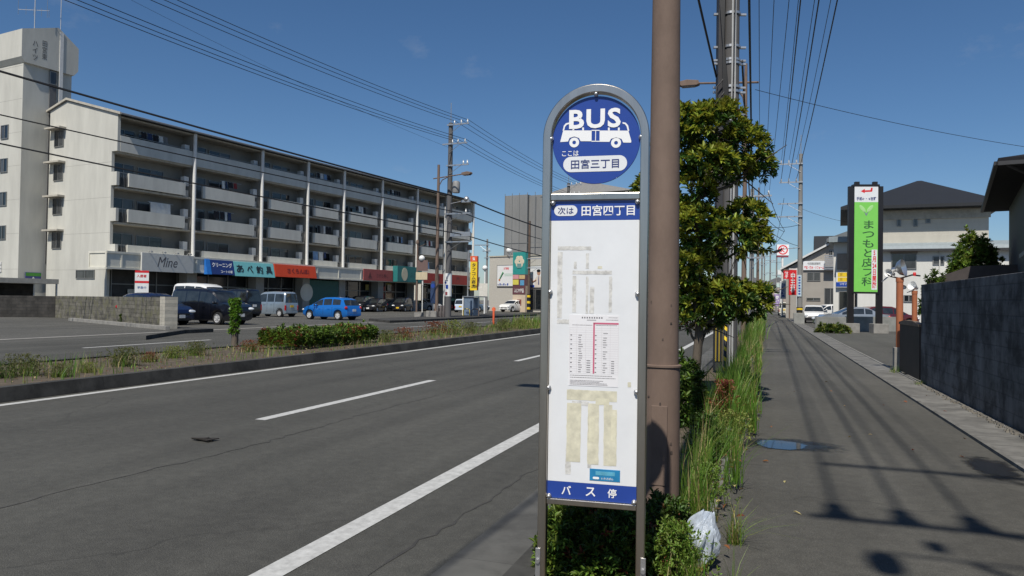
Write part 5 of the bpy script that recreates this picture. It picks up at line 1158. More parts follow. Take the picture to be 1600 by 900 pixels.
MB().prism([(.75, 2.93), (2.1, 3.95), (3.9, 2.93)], -.9, -.8, 'y').build('porch_gable', mat('porch_gable_grey', (.12, .12, .12), .8), dh)
MB().box(.7, .85, -1.2, -1.05, 0, 2.98).build('porch_post', m_eave, dh)
# low shed roof behind the wall
lh = thing('shed', 'low shed with a dark brown roof behind the block wall', 'shed', gz(1505, 27), rad(-10))
zs = at(1505, 437, 27).z; zs2 = at(1515, 413, 27).z
MB().box(-.9, 2.6, 0, 4, 0, zs).build('wall', m_dkclad, lh)
MB().prism([(-1.15, zs - .05), (.2, zs2 - .08), (2.9, zs2), (2.9, zs - .05)], -.3, 4.3, 'y').build('roof', mat('shed_roof_brown', (.055, .045, .042), .7, var=.2), lh)

# ---- utility poles and signs further along the sidewalk
FPp = (2.78, 66.5, 0)
utility_pole('grey concrete utility pole with two insulated crossarms beside the white hatchback', FPp, 14.2, .23, .15,
    [(13.35, -1.7, .15, (-1.55, -.95, -.35)), (11.8, -1.7, .15, (-1.55, -.95, -.35)), (10.0, -1.8, .15, ()), (8.9, -1.8, .15, ())], m_cpole, 0)
st_ = thing('pole_advert', 'pale blue strip notice wrapped low on the grey utility pole', 'sign', FPp); MB().box(-.2, .12, -.27, -.24, 2.2, 4.0).build('board', mat('pale_notice', (.45, .55, .6), .5, var=.2, scale=4), st_)
for k in range(7): MB().box(-.12, .04, -.276, -.2705, 2.35 + k * .23, 2.48 + k * .23).build('notice_letter', m_signblue, st_)
ybn = thing('pole_guard', 'yellow and black guard at the foot of the grey utility pole', 'guard', FPp); MB().lathe([(.25, .6), (.25, 1.3)], 14).build('sleeve', hazard('hazard_r', (0, .3, 2.5)), ybn)
cb_ = MB().box(-.55, .25, -.35, .3, -.02, .85).build('concrete_block', m_lowwall, bevel=.02); cb_.location = (2.75, 63.2, 0); tag(cb_, 'square concrete block at the foot of the grey utility pole', 'block')
# circled-letter sign on a white pole
ks = thing('shop_pole_sign', 'square white pole sign with a red ringed letter K', 'sign', gz(1222, 95), grz)
MB().tube([(0, 0, 0), (0, 0, 7.6)], .13, 10).build('pole', m_pipe, ks)
zk0, zk1 = at(1222, 399, 95).z, at(1222, 382, 95).z; hk = (zk1 - zk0) / 2; ck = (zk0 + zk1) / 2
kb = MB().box(-.75, .75, -.2, .2, ck - hk, ck + hk).build('board', m_signwhite, ks)
mk = MB()
n = 28; mk.add([(r * math.cos(2 * math.pi * i / n), -.203, ck + r * math.sin(2 * math.pi * i / n)) for r in (.62, .46) for i in range(n)], [(i, (i + 1) % n, n + (i + 1) % n, n + i) for i in range(n)]); mk.build('ring', m_red, kb)
text('lettering', 'K', m_red, kb, (0, -.204, ck), .6, bold=.03)
MB().box(-.7, .7, -.19, .19, ck - hk - .24, ck - hk - .02).build('lower_strip', mat('strip_maroon', (.2, .03, .05), .5), ks)
# red vertical shop signs, cafe flags and other far signs
def vsign(name, label, px, w, y0, y1, wpx, m, letters, lm, pole=True, polem=None, cat='sign', bold=.03):
    t = thing(name, label, cat, gz(px, w), grz); k = w / FPX
    z1, z0 = at(px, y0, w).z, at(px, y1, w).z; hw_ = wpx * k / 2
    o = MB().box(-hw_, hw_, -.12, .12, z0, z1).build('board', m, t, bevel=.01)
    if letters: text('lettering', list(letters), lm, o, (0, -.123, (z0 + z1) / 2), (z1 - z0) * .8, width=hw_ * 1.3, vertical=True, bold=bold)
    if pole: MB().tube([(hw_ + .1, 0, 0), (hw_ + .1, 0, z1 + .15)], .07, 8).box(-hw_, hw_ + .1, -.04, .04, z1 + .05, z1 + .14).build('post', polem or m_white, t)
    return t
vsign('vertical_sign', 'red vertical shop sign with white characters on a white post', 1238, 70, 422, 461, 11, m_red, '中王将', m_white)
vsign('vertical_sign', 'small red sign with white lettering just left of the red vertical sign', 1228, 78, 423, 436, 8, m_red, '餃子', m_white, polem=m_brown)
vsign('vertical_sign', 'pale vertical sign with blue characters under the ringed letter sign', 1223, 88, 441, 467, 9, mat('pale_sign', (.6, .64, .66), .5), '田宮自転車', m_blue)
vsign('vertical_sign', 'narrow violet and white flag sign beside the pale vertical sign', 1231.5, 84, 441, 470, 4.5, mat('violet_flag', (.25, .2, .4), .6), '', m_white)
vsign('vertical_sign', 'lilac sign low beside the cream van', 1214, 110, 460, 478, 8, mat('lilac_sign', (.3, .22, .42), .6, var=.3, scale=2), '薬', m_white)
vsign('shop_pole_sign', 'white and green square sign far along the sidewalk', 1217, 130, 443, 449, 8, mat('white_green', (.5, .62, .58), .5), '', m_white)
vsign('shop_pole_sign', 'round topped red and white sign far along the sidewalk', 1218, 120, 423, 429, 7, m_white, '', m_red)
# far poles down the street
for k, (px, w, h, lab) in enumerate(((1174, 48, 9.0, 'thin grey pole just right of the street tree crown'), (1183, 92, 12.5, 'grey pole with two crossarms far down the left side of the sidewalk'), (1190, 128, 12.8, 'second to last pole far down the sidewalk'), (1194, 170, 13, 'last and smallest pole at the end of the sidewalk'), (1213, 140, 11.5, 'pole on the right side at the far end of the sidewalk'), (1203, 150, 12.4, 'faint far pole in the middle of the street end'))):
    utility_pole(lab, gz(px, w), h, .17, .12, [(h - .5, -1.2, 1.2, (-1, 0, 1)), (h - 2, -1.0, 1.0, (-.8, .8)), (h - 4.5, -.8, .8, ())], m_cpole, 0, lightning=False)
brown_lamp('small brown street lamp far down the planting strip', gz(1184, 62), 11.3, (-1, 0, 0), r0=.1, arm_len=1.9)
# distant houses closing the street
hr = random.Random(9)
for k, (px, w, wd, h, c, lab) in enumerate(((1150, 210, 14, 7.5, (.42, .40, .36), 'pale distant house left of the street end'), (1176, 260, 12, 9, (.3, .3, .3), 'grey distant house at the street end'), (1200, 320, 16, 8, (.45, .44, .42), 'white distant house closing the street'), (1216, 190, 8, 6.5, (.34, .28, .24), 'brownish distant house behind the cream van'), (1060, 190, 26, 7, (.4, .38, .35), 'long pale building across the road behind the street tree'), (960, 170, 24, 7.5, (.36, .36, .35), 'grey building across the road behind the bus stop sign'))):
    t = thing('house', lab, 'house', gz(px, w), .1); MB().box(-wd / 2, wd / 2, 0, 9, 0, h).build('wall', mat('distant_wall_%s' % 'abcdef'[k], c, .85, var=.08, scale=.4), t)
    MB().prism([(-wd / 2 - .5, h), (wd / 2 + .5, h), (0, h + 2.0)], -.5, 9.5, 'y').build('roof', m_roof, t)
    for i in range(3): window(-wd / 2 + 1 + i * wd / 3.3, -wd / 2 + 2.6 + i * wd / 3.3, h * .55, h * .75, -.003, t, m_glassd, axis='n')
# a walker far down the sidewalk: one continuous skinned body
def person(label, p, rz):
    import bmesh
    J = {'pelvis': (0, 0, .95, .13), 'chest': (0, 0, 1.32, .15), 'neck': (0, 0, 1.5, .06), 'head': (0, -.01, 1.66, .10), 'top': (0, 0, 1.74, .08),
         'ls': (-.2, 0, 1.42, .06), 'le': (-.24, .03, 1.15, .045), 'lh': (-.24, -.05, .9, .04), 'rs': (.2, 0, 1.42, .06), 're': (.24, .04, 1.15, .045), 'rh': (.24, .0, .9, .04),
         'lk': (-.1, -.08, .5, .065), 'lf': (-.1, .05, .06, .05), 'lt': (-.1, -.1, .04, .04), 'rk': (.1, .02, .5, .065), 'rf': (.1, .2, .08, .05), 'rt': (.1, .08, .03, .04)}
    E_ = [('pelvis', 'chest'), ('chest', 'neck'), ('neck', 'head'), ('head', 'top'), ('chest', 'ls'), ('ls', 'le'), ('le', 'lh'), ('chest', 'rs'), ('rs', 're'), ('re', 'rh'), ('pelvis', 'lk'), ('lk', 'lf'), ('lf', 'lt'), ('pelvis', 'rk'), ('rk', 'rf'), ('rf', 'rt')]
    ks_ = list(J); me = bpy.data.meshes.new('person'); me.from_pydata([J[k][:3] for k in ks_], [(ks_.index(a), ks_.index(b)) for a, b in E_], [])
    o = bpy.data.objects.new('person', me); COL.objects.link(o); sk = o.modifiers.new('skin', 'SKIN'); o.modifiers.new('sub', 'SUBSURF').levels = 1
    for i, k in enumerate(ks_): me.skin_vertices[0].data[i].radius = (J[k][3],) * 2; me.skin_vertices[0].data[i].use_root = (k == 'pelvis')
    m = bpy.data.materials.new('clothed_body'); m.use_nodes = True; N, L, b = nd(m); tc = N.new('ShaderNodeTexCoord'); s = N.new('ShaderNodeSeparateXYZ'); L.new(tc.outputs['Object'], s.inputs[0])
    mrr = N.new('ShaderNodeMapRange'); mrr.inputs[1].default_value = 0; mrr.inputs[2].default_value = 1.8; L.new(s.outputs['Z'], mrr.inputs[0])
    r = ramp(N, [(0, (.02, .02, .02)), (.05, (.03, .035, .06)), (.54, (.65, .65, .65)), (.84, (.4, .24, .17)), (.95, (.015, .012, .01))]); r.color_ramp.interpolation = 'CONSTANT'; L.new(mrr.outputs[0], r.inputs[0]); L.new(r.outputs[0], b.inputs['Base Color'])
    o.data.materials.append(m); o.location = p; o.rotation_euler = (0, 0, rz); return tag(o, label, 'person')
person('person in a white top and dark trousers walking far down the sidewalk', gz(1193, 92), .2)

# ================================================================== NEAR UTILITY POLE
NP = gz(1139, 15.5)
npole = utility_pole('near utility pole with white conduits and steel bands, half hidden behind the street tree', NP, 14.0, .175, .15,
    [(13.3, -.2, 1.9, (.5, 1.1, 1.7)), (11.9, -.2, 1.9, (.5, 1.1, 1.7))], mat('near_pole_concrete', (.085, .082, .082), .85, var=.16, scale=2, stretch=(1, 1, .3)), _yaw, lightning=False)
MB().box(-.30, -.17, -.1, .1, .1, 9.5).build('cable_duct', mat('duct_dark', (.035, .034, .038), .6, var=.2, scale=3), npole, bevel=.01)
cd = MB()
for x in (-.045, .012): cd.tube([(x, -.225, .2), (x, -.225, 9.0)], .019, 8)
cd.build('conduit', mat('conduit_grey', (.4, .4, .39), .6), npole, smooth=True)
cb = MB(); rr2 = random.Random(2)
for k in range(5):
    x = -.19 + k * .022; z0 = 5.1 + rr2.uniform(-.2, .2)
    cb.tube([(x, -.16, z0), (x - .03, -.2, 6.0), (x - .04 - .02 * k, -.2, 6.9), (x - .1, -.16, 7.8), (x - .06, -.14, 9.5)], .018, 6)
cb.tube([(-.2, -.2, 5.9), (-.42, -.2, 5.6), (-.46, -.2, 5.2), (-.36, -.2, 4.82), (-.2, -.19, 4.75)], .018, 6).tube([(-.2, -.2, 6.2), (-.36, -.2, 6.0), (-.36, -.2, 5.6), (-.2, -.19, 5.3)], .016, 6)
cb.build('black_cable', m_dark, npole, smooth=True)
for z in (5.35, 5.5, 5.95, 6.05, 6.55, 6.62, 6.9, 7.6):
    MB().lathe([(.183, z - .025), (.183, z + .025)], 18).box(.19, .3, -.03, .03, z - .02, z + .02).box(-.38, -.19, -.03, .03, z - .02, z + .02).build('steel_band', m_steel, npole)
MB().box(-.31, -.165, -.115, -.1005, .3, 1.75).build('striped_plate', hazard('hazard_plate', (14, 0, .0), c1=(.3, .22, .03), c2=(.012, .014, .02)), npole)
# spiral-striped guy sleeve leaning beside it
gy = thing('guy_wire', 'thin guy wire with a black and yellow striped sleeve leaning against the near utility pole', 'guy wire', gz(1133, 13.2))
MB().tube([(0, 0, -.1), (.05, 2.05, 8.2)], .008, 5).build('wire', m_dark, gy); MB().tube([(0, .005, .15), (.0125, .5, 2.05)], .028, 10).build('striped_sleeve', hazard('hazard_sleeve', (4, 0, 5.5)), gy, smooth=True)

# ================================================================== LEAVES AND GRASS
def leafmat(name, c, rough=.5, trans=.25, isl=.4): return mat(name, c, rough, var=.28, scale=2.2, island=isl, trans=trans, spec=.4)
def unit(v): return v / np.maximum(np.linalg.norm(v, axis=-1, keepdims=True), 1e-9)
def leaves(P, Dr, Ln, Wd, rng, fold=.25, droop=.15):
    """6-vertex folded leaves: base point P, direction Dr, length, width -> verts, quads"""
    n = len(P); up = unit(rng.normal(size=(n, 3)) * .35 + np.array([0, 0, 1.0])); side = unit(np.cross(Dr, up)); nrm = unit(np.cross(side, Dr))
    L_ = Ln[:, None]; W_ = Wd[:, None]
    b = P; m = P + Dr * L_ * .5 + nrm * L_ * .06; t = P + Dr * L_ - nrm * L_ * droop
    l1 = P + Dr * L_ * .33 - side * W_ * .5 + nrm * W_ * fold; r1 = P + Dr * L_ * .33 + side * W_ * .5 + nrm * W_ * fold
    l2 = P + Dr * L_ * .72 - side * W_ * .42 + nrm * W_ * fold * .6; r2 = P + Dr * L_ * .72 + side * W_ * .42 + nrm * W_ * fold * .6
    V = np.stack([b, l1, l2, t, r2, r1, m], 1).reshape(-1, 3); o = np.arange(n)[:, None] * 7
    F = np.concatenate([o + np.array([[0, 6, 2, 1]]), o + np.array([[6, 3, 2, 6]])[:, :4], o + np.array([[0, 5, 4, 6]])], 0)
    F = np.concatenate([o + np.array([[0, 6, 2, 1]]), o + np.array([[0, 5, 4, 6]])], 0); T = np.concatenate([o + np.array([[6, 3, 2, 2]]), o + np.array([[6, 4, 3, 3]])], 0)
    # keep quads only: the tip is drawn as the quads' end
    F = np.concatenate([o + np.array([[0, 6, 2, 1]]), o + np.array([[0, 5, 4, 6]])], 0)
    V2 = np.stack([b, l1, l2, t, r2, r1], 1).reshape(-1, 3); o2 = np.arange(n)[:, None] * 6
    F2 = np.concatenate([o2 + np.array([[0, 3, 2, 1]]), o2 + np.array([[0, 5, 4, 3]])], 0)
    return V2, F2
def rosettes(C, A, rng, k=9, ln=(.07, .11), wd=.3, spread=(.35, 1.15)):
    n = len(C); A = unit(A); ref = np.where(np.abs(A[:, 2:3]) < .9, np.array([[0, 0, 1.0]]), np.array([[1.0, 0, 0]])); u = unit(np.cross(A, ref)); v = np.cross(A, u)
    ang = (np.arange(k)[None] * 2.4 + rng.uniform(0, 6.28, (n, 1))); el = rng.uniform(*spread, (n, k))
    D_ = A[:, None] * np.cos(el)[..., None] + (u[:, None] * np.cos(ang)[..., None] + v[:, None] * np.sin(ang)[..., None]) * np.sin(el)[..., None]
    P = np.repeat(C[:, None], k, 1) + A[:, None] * rng.uniform(-.03, .02, (n, k, 1))
    L_ = rng.uniform(*ln, (n * k)); return leaves(P.reshape(-1, 3), unit(D_.reshape(-1, 3)), L_, L_ * wd, rng)
def cat_mesh(parts):
    V, F, MI = [], [], []; o = 0
    for i, (v, f, m) in enumerate(parts): V.append(v); F.append(f + o); MI.append(np.full(len(f), m)); o += len(v)
    return np.concatenate(V), np.concatenate(F), np.concatenate(MI)
def blades(P, H, rng, lean=.35, w=.006, seg=3, wind=(0, 0)):
    n = len(P); a = rng.uniform(0, 6.28, n); d = np.stack([np.cos(a), np.sin(a), np.zeros(n)], 1); sd_ = np.stack([-np.sin(a + .6), np.cos(a + .6), np.zeros(n)], 1)
    ln = np.abs(rng.normal(0, lean, n))[:, None]; rows = []
    for i in range(seg + 1):
        t = i / seg; c = P + d * ln * H[:, None] * t * t + np.array([wind[0], wind[1], 0]) * (t * t) * H[:, None] + np.array([0, 0, 1.0]) * (H[:, None] * (t - .18 * ln * t * t))
        ww = w * (1 - t * .92) * (.7 + .6 * rng.random((n, 1))) if i else w * np.ones((n, 1)) * .8
        rows += [c - sd_ * ww, c + sd_ * ww]
    V = np.stack(rows, 1).reshape(-1, 3); o = np.arange(n)[:, None] * (2 * seg + 2)
    F = np.concatenate([o + np.array([[2 * i, 2 * i + 1, 2 * i + 3, 2 * i + 2]]) for i in range(seg)], 0); return V, F
m_bark = mat('bark', (.10, .08, .06), .9, var=.35, scale=8, bump=1.0, bscale=40, stretch=(1, 1, .3))
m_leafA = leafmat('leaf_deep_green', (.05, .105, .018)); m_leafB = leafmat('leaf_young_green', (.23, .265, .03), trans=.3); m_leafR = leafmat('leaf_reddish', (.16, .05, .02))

# ---- the street tree: three cloud-pruned tiers on a crooked trunk
TP = gz(1090, 10.7)
tree = thing('street_tree', 'leafy street tree pruned into tiers, between the bus stop and the near utility pole', 'tree', TP)
_tr = [(0, 0, -.05), (-.02, .02, .5), (.03, 0, 1.1), (-.03, .03, 1.6), (.02, .0, 2.2), (-.02, .02, 2.9), (.02, 0, 3.6)]
tk = MB().tube(_tr, [.085, .07, .062, .055, .05, .04, .025], 12)
rng = np.random.default_rng(5)
# clump centres from the photo's tiers: (pixel x, pixel y, depth offset, radius x, radius z)
tiers = [(1075, 205, .0, .42, .36), (1120, 195, -.1, .42, .33), (1160, 230, .05, .38, .34), (1185, 262, .1, .24, .2), (1055, 235, .2, .36, .4), (1110, 256, -.2, .42, .24), (1140, 268, .25, .4, .22),
         (1090, 355, .0, .42, .34), (1135, 372, -.15, .44, .28), (1165, 345, .1, .33, .28), (1185, 372, .0, .2, .2), (1058, 350, .2, .36, .45), (1095, 402, .25, .34, .2),
         (1095, 470, .05, .40, .26), (1135, 465, -.1, .40, .28), (1165, 475, .1, .34, .26), (1190, 462, .0, .17, .17), (1062, 455, .2, .36, .4), (1020, 295, .25, .28, .2), (1080, 300, .1, .36, .28), (1078, 420, .0, .36, .26), (1072, 500, .0, .25, .16), (1110, 498, .1, .28, .14)]
parts = []; cc = []
for (px, py, dd, rx, rz_) in tiers:
    c = np.array(at(px, py, 10.7 + dd)) - np.array(TP); cc.append(c); n = int(150 * rx * rz_ / .12)
    u = unit(rng.normal(size=(n, 3)) + np.array([.0, -.1, .45])); rads = rng.uniform(.35, 1.0, (n, 1)) ** .45
    C = c + u * np.array([rx, rx * 1.0, rz_]) * rads
    A = u + np.array([0, 0, .55]) + rng.normal(size=(n, 3)) * .25
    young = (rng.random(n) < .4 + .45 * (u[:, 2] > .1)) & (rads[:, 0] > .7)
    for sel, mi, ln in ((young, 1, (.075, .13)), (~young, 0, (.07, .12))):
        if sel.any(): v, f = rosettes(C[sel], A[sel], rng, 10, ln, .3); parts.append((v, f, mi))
    red = rng.random(n) < .02
    if red.any(): v, f = rosettes(C[red], A[red], rng, 6, (.06, .09), .32); parts.append((v, f, 2))
    # limb to the clump
    z = max(.9, c[2] - .45); tz_ = [p[2] for p in _tr]; bx0 = np.interp(z, tz_, [p[0] for p in _tr]); by0 = np.interp(z, tz_, [p[1] for p in _tr])
    s = Vector((bx0, by0, z)); e = Vector(c); tk.tube([s, s.lerp(e, .5) + Vector((0, 0, -.06)), e], [.03, .02, .008], 6)
    for q_ in range(5):
        e2 = e + Vector(rng.normal(size=3)) * .22; tk.tube([s.lerp(e, .7), e2], [.012, .005], 5)
V, F, MI = cat_mesh(parts)
tk.build('trunk', m_bark, tree, smooth=True)
fast_mesh('crown', V, F, [m_leafA, m_leafB, m_leafR], MI, tree)

# ---- shrubs
def shrub(name, label, p, rx, ry, h, n, mats_w, rng, ln=(.035, .06), wd=.34, group=None, base=0.05, k=8, cat='shrub', stems=10):
    t = thing(name, label, cat, p, 0, group); parts = []
    u = unit(rng.normal(size=(n, 3)) + np.array([0, 0, .3])); u[:, 2] = np.abs(u[:, 2]) * 1.0 - .1
    lump = 1 + .18 * np.sin(u[:, 0] * 5 + p[0] * 7) * np.cos(u[:, 1] * 6 + p[1]) + rng.normal(size=n) * .08
    C = u * np.array([rx, ry, h]) * (lump * rng.uniform(.6, 1, n) ** .5)[:, None] + np.array([0, 0, base]); C[:, 2] = np.maximum(C[:, 2], .02)
    A = u + np.array([0, 0, .5]) + rng.normal(size=(n, 3)) * .3; w = np.cumsum([x[1] for x in mats_w]); pick = np.searchsorted(w / w[-1], rng.random(n))
    for i in range(len(mats_w)):
        s = pick == i
        if s.any(): v, f = rosettes(C[s], A[s], rng, k, ln, wd); parts.append((v, f, i))
    V, F, MI = cat_mesh(parts); st = MB()
    for i in range(stems):
        a = rng.uniform(0, 6.28); e = Vector((math.cos(a) * rx * .7, math.sin(a) * ry * .7, h * rng.uniform(.5, .9))); st.tube([(e.x * .2, e.y * .2, -.03), e * .55, e], [.012, .008, .003], 5)
    st.build('stem', m_bark, t); fast_mesh('foliage', V, F, [x[0] for x in mats_w], MI, t); return t
m_shrub = leafmat('shrub_green', (.045, .085, .014)); m_shrubl = leafmat('shrub_light_green', (.13, .21, .03)); m_olive = leafmat('weed_olive', (.11, .12, .035)); m_dry = leafmat('dry_red_brown', (.20, .07, .03), isl=.4); m_yel = leafmat('weed_yellow_green', (.20, .23, .05))
r8 = np.random.default_rng(8)
shrub('shrub', 'low dark shrub growing between the legs of the bus stop sign', (-.80, 3.95, 0), .27, .30, .40, 1500, [(m_shrub, .7), (m_shrubl, .25), (m_leafR, .05)], r8, ln=(.03, .05), wd=.3)
shrub('shrub', 'dark shrub filling the foot of the brown lamp post', (-.55, 4.35, 0), .22, .3, .34, 700, [(m_shrub, .75), (m_dry, .12), (m_shrubl, .13)], r8, ln=(.03, .05), wd=.3)
shrub('shrub', 'dark leafy shrub at the foot of the street tree', (-.95, 9.6, 0), .22, .9, .75, 700, [(m_shrub, .8), (m_shrubl, .2)], r8, ln=(.06, .09))
# clipped hedge block on the median
hd_ = thing('hedge', 'clipped green hedge block with reddish tips on the median', 'hedge', (-11.7, 17.9, .17), 0); parts = []
n = 2600; C = np.stack([r8.uniform(-.5, .5, n), r8.uniform(-2.1, 2.1, n), r8.uniform(.08, .44, n)], 1)
face = r8.integers(0, 4, n); C[face == 0, 2] = .44 + r8.normal(size=(face == 0).sum()) * .05; C[face == 1, 0] = .5 + r8.normal(size=(face == 1).sum()) * .06; C[face == 2, 1] = np.sign(C[face == 2, 1]) * 2.1; C[:, 2] *= 1 - .25 * (np.sin(C[:, 1] * 2.1 + 1) > .3) * r8.random(n)
A = np.stack([C[:, 0] * .8, C[:, 1] * .1, np.full(n, .8)], 1) + r8.normal(size=(n, 3)) * .35
pk_ = r8.random(n) + .12 * np.sin(C[:, 1] * 2.3)
for i, (a_, b_2) in enumerate(((-1, .38), (.38, .92), (.92, 2))):
    s = (pk_ >= a_) & (pk_ < b_2); v, f = rosettes(C[s], A[s], r8, 8, (.06, .1), .35); parts.append((v, f, i))
V, F, MI = cat_mesh(parts); fast_mesh('foliage', V, F, [m_shrub, m_shrubl, m_dry], MI, hd_)
sm = MB()
for k in range(34):
    x, y = r8.uniform(-.5, .5), r8.uniform(-1.8, 1.8); sm.tube([(x, y, -.03), (x + r8.uniform(-.1, .1), y + r8.uniform(-.15, .15), .4)], [.015, .006], 5)
sm.build('stem', m_bark, hd_)

# ---- grass: the overgrown planting strip, and the median's weeds (uncountable)
m_grass = leafmat('grass_green', (.095, .19, .022), trans=.4); m_grass2 = leafmat('grass_yellow', (.19, .26, .045), trans=.35); m_straw = leafmat('grass_straw', (.34, .27, .13), trans=.2)
r9 = np.random.default_rng(21)
def grass_patch(name, N, yfun, xfun, hfun, w, seed, mats=(.62, .28, .10), z0=.05):
    rg = np.random.default_rng(seed); y = yfun(rg, N); x = xfun(rg, y); h = hfun(rg, x, y); P = np.stack([x, y, np.full(N, z0)], 1); parts = []
    pk = rg.random(N); e = np.cumsum(mats)
    for i in range(3):
        s = (pk < e[i]) & (pk >= (e[i - 1] if i else 0))
        if s.any():
            v, f = blades(P[s], h[s], rg, .38, w, 3); parts.append((v, f, i))
    V, F, MI = cat_mesh(parts); return tag(fast_mesh(name, V, F, [m_grass, m_grass2, m_straw], MI), kind='stuff')
def grass_clumps(name, K, per, y0, y1, xm, xs, h, w, seed, lean=.3, mats=(.74, .2, .06), ypow=1.0):
    rg = np.random.default_rng(seed); parts = []; cy = y0 + (y1 - y0) * rg.random(K) ** ypow; cx = np.clip(rg.normal(xm, xs, K), -1.05, -.12); hh = rg.uniform(h[0], h[1], K) * (.75 + .35 * np.sin(cy * 1.7 + 1) * np.sin(cy * .6))
    tone = np.clip(rg.normal(.0, .22, K), -.4, .4)
    nb = rg.integers(int(per * .5), int(per * 1.5), K); id_ = np.repeat(np.arange(K), nb); N = len(id_)
    P = np.stack([cx[id_] + rg.normal(0, .035, N), cy[id_] + rg.normal(0, .06, N), np.full(N, .05)], 1); H_ = hh[id_] * rg.uniform(.35, 1.1, N); pk = rg.random(N) + tone[id_]
    e = np.cumsum(mats); parts = []
    for i in range(3):
        s = (pk < (e[i] if i < 2 else 9)) & (pk >= (e[i - 1] if i else -9))
        if s.any(): v, f = blades(P[s], H_[s], rg, lean, w, 4); parts.append((v, f, i))
    V, F, MI = cat_mesh(parts); return tag(fast_mesh(name, V, F, [m_grass, m_grass2, m_straw], MI), kind='stuff')
grass_clumps('grass', 38, 38, 4.9, 9.0, -.42, .10, (.3, .9), .0045, 31, .34)
grass_clumps('grass', 56, 44, 8.6, 15, -.40, .17, (.3, .95), .0065, 36, .34)
grass_clumps('grass', 105, 44, 14, 32, -.40, .2, (.4, .9), .009, 32, .3, ypow=1.2)
grass_clumps('grass', 60, 30, 4.6, 30, -.5, .2, (.12, .3), .004, 37, .6, (.4, .35, .25))
grass_patch('grass', 5000, lambda r, n: r.uniform(29, 110, n), lambda r, y: r.normal(-.45, .2, len(y)), lambda r, x, y: r.uniform(.3, .85, len(y)), .022, 33)
grass_patch('grass', 3600, lambda r, n: 4.5 + 34 * r.random(n), lambda r, y: r.uniform(-13.0, -10.15, len(y)), lambda r, x, y: r.uniform(.05, .22, len(y)) * (1 + .8 * np.sin(y * 1.3) * np.sin(x * 2)), .008, 34, (.4, .38, .22), .17)
grass_patch('grass', 9000, lambda r, n: 34 + 90 * r.random(n) ** 1.4, lambda r, y: r.uniform(-13.0, -10.15, len(y)), lambda r, x, y: r.uniform(.1, .5, len(y)) * (1 + .6 * np.sin(y * .7)), .022, 35, (.42, .38, .2), .17)
# dry brown litter in the strip
def litter(name, n, xf, yf, z, seed):
    rg = np.random.default_rng(seed); P = np.stack([xf(rg, n), yf(rg, n), np.full(n, z)], 1); D_ = unit(np.stack([rg.normal(size=n), rg.normal(size=n), rg.uniform(-.05, .5, n)], 1))
    v, f = leaves(P, D_, rg.uniform(.03, .07, n), rg.uniform(.012, .03, n), rg); return tag(fast_mesh(name, v, f, [m_dry, m_straw], rg.integers(0, 2, len(f))), kind='stuff')
litter('dry_leaves', 420, lambda r, n: r.normal(-.42, .12, n), lambda r, n: r.uniform(3.6, 13, n), .075, 41)
litter('dry_leaves', 30, lambda r, n: r.uniform(-.2, 2.8, n), lambda r, n: r.uniform(4, 16, n), .006, 42)
litter('dry_leaves', 900, lambda r, n: r.uniform(-13, -10.1, n), lambda r, n: r.uniform(6, 34, n), .18, 43)

def weed(name, label, p, n, h, w, rng, mats=(m_grass, m_grass2, m_straw), pr=(.6, .3, .1), group=None, spread=.05, lean=.5, leafy=0, leafm=None, cat='weed'):
    t = thing(name, label, cat, p, 0, group); parts = []; pk = rng.random(n); e = np.cumsum(pr); P = np.stack([rng.normal(0, spread, n), rng.normal(0, spread, n), np.full(n, -.01)], 1); H_ = rng.uniform(.4, 1.0, n) * h
    for i in range(3):
        s = (pk < e[i]) & (pk >= (e[i - 1] if i else 0))
        if s.any(): v, f = blades(P[s], H_[s], rng, lean, w, 3); parts.append((v, f, i))
    V, F, MI = cat_mesh(parts); fast_mesh('blade_tuft', V, F, list(mats), MI, t)
    if leafy:
        C = np.stack([rng.normal(0, spread * 1.6, leafy), rng.normal(0, spread * 1.6, leafy), rng.uniform(.15, .9, leafy) * h], 1); C[:, :2] *= (1.25 - C[:, 2:3] / h * .8)
        v, f = rosettes(C, np.tile([0, 0, 1.0], (leafy, 1)) + rng.normal(size=(leafy, 3)) * .5, rng, 6, (h * .05, h * .09), .38); fast_mesh('foliage', v, f, [leafm or m_olive], None, t)
    return t
weed('weed_tuft', 'spiky grass tuft growing from the sidewalk edge crack, beside the plastic bag', (-.16, 4.85, 0), 90, .34, .003, r9, spread=.025, lean=.8, pr=(.35, .45, .2))
weed('weed_tuft', 'thin grass tuft at the bottom edge of the view right of the plastic bag', (-.14, 3.95, 0), 34, .3, .0022, r9, spread=.02, lean=.35, pr=(.6, .3, .1))
weed('weed_tuft', 'bright grass tuft in front of the plastic bag', (-.33, 3.85, .05), 130, .30, .003, r9, spread=.05, lean=.35, pr=(.7, .2, .1))
weed('weed_tuft', 'reddish leafy weed beside the lamp post foot', (-.47, 4.05, .05), 40, .2, .003, r9, spread=.035, leafy=70, leafm=m_dry)
weed('leafy_weed', 'bright green leafy plant growing in front of the plastic bags', (-.43, 3.92, .05), 60, .34, .003, r9, spread=.05, leafy=330, leafm=m_shrubl, lean=.3)
for (x, y, h, m_, lab) in ((-.38, 5.6, .3, m_shrubl, 'low broad leaved green weed in the grass nearest the plastic bag'), (-.5, 6.9, .5, m_shrub, 'dark broad leaved weed in the grass beside the lamp post'), (-.3, 8.1, .36, m_yel, 'yellowish leafy weed at the sidewalk edge beside the puddle'), (-.45, 9.4, .55, m_dry, 'rust coloured dying weed in the grass beyond the puddle'), (-.33, 11.6, .5, m_shrubl, 'light leafy weed in the grass before the near utility pole')):
    weed('leafy_weed', lab, (x, y, .05), 40, h, .004, r9, spread=.06, leafy=220, leafm=m_, lean=.35)
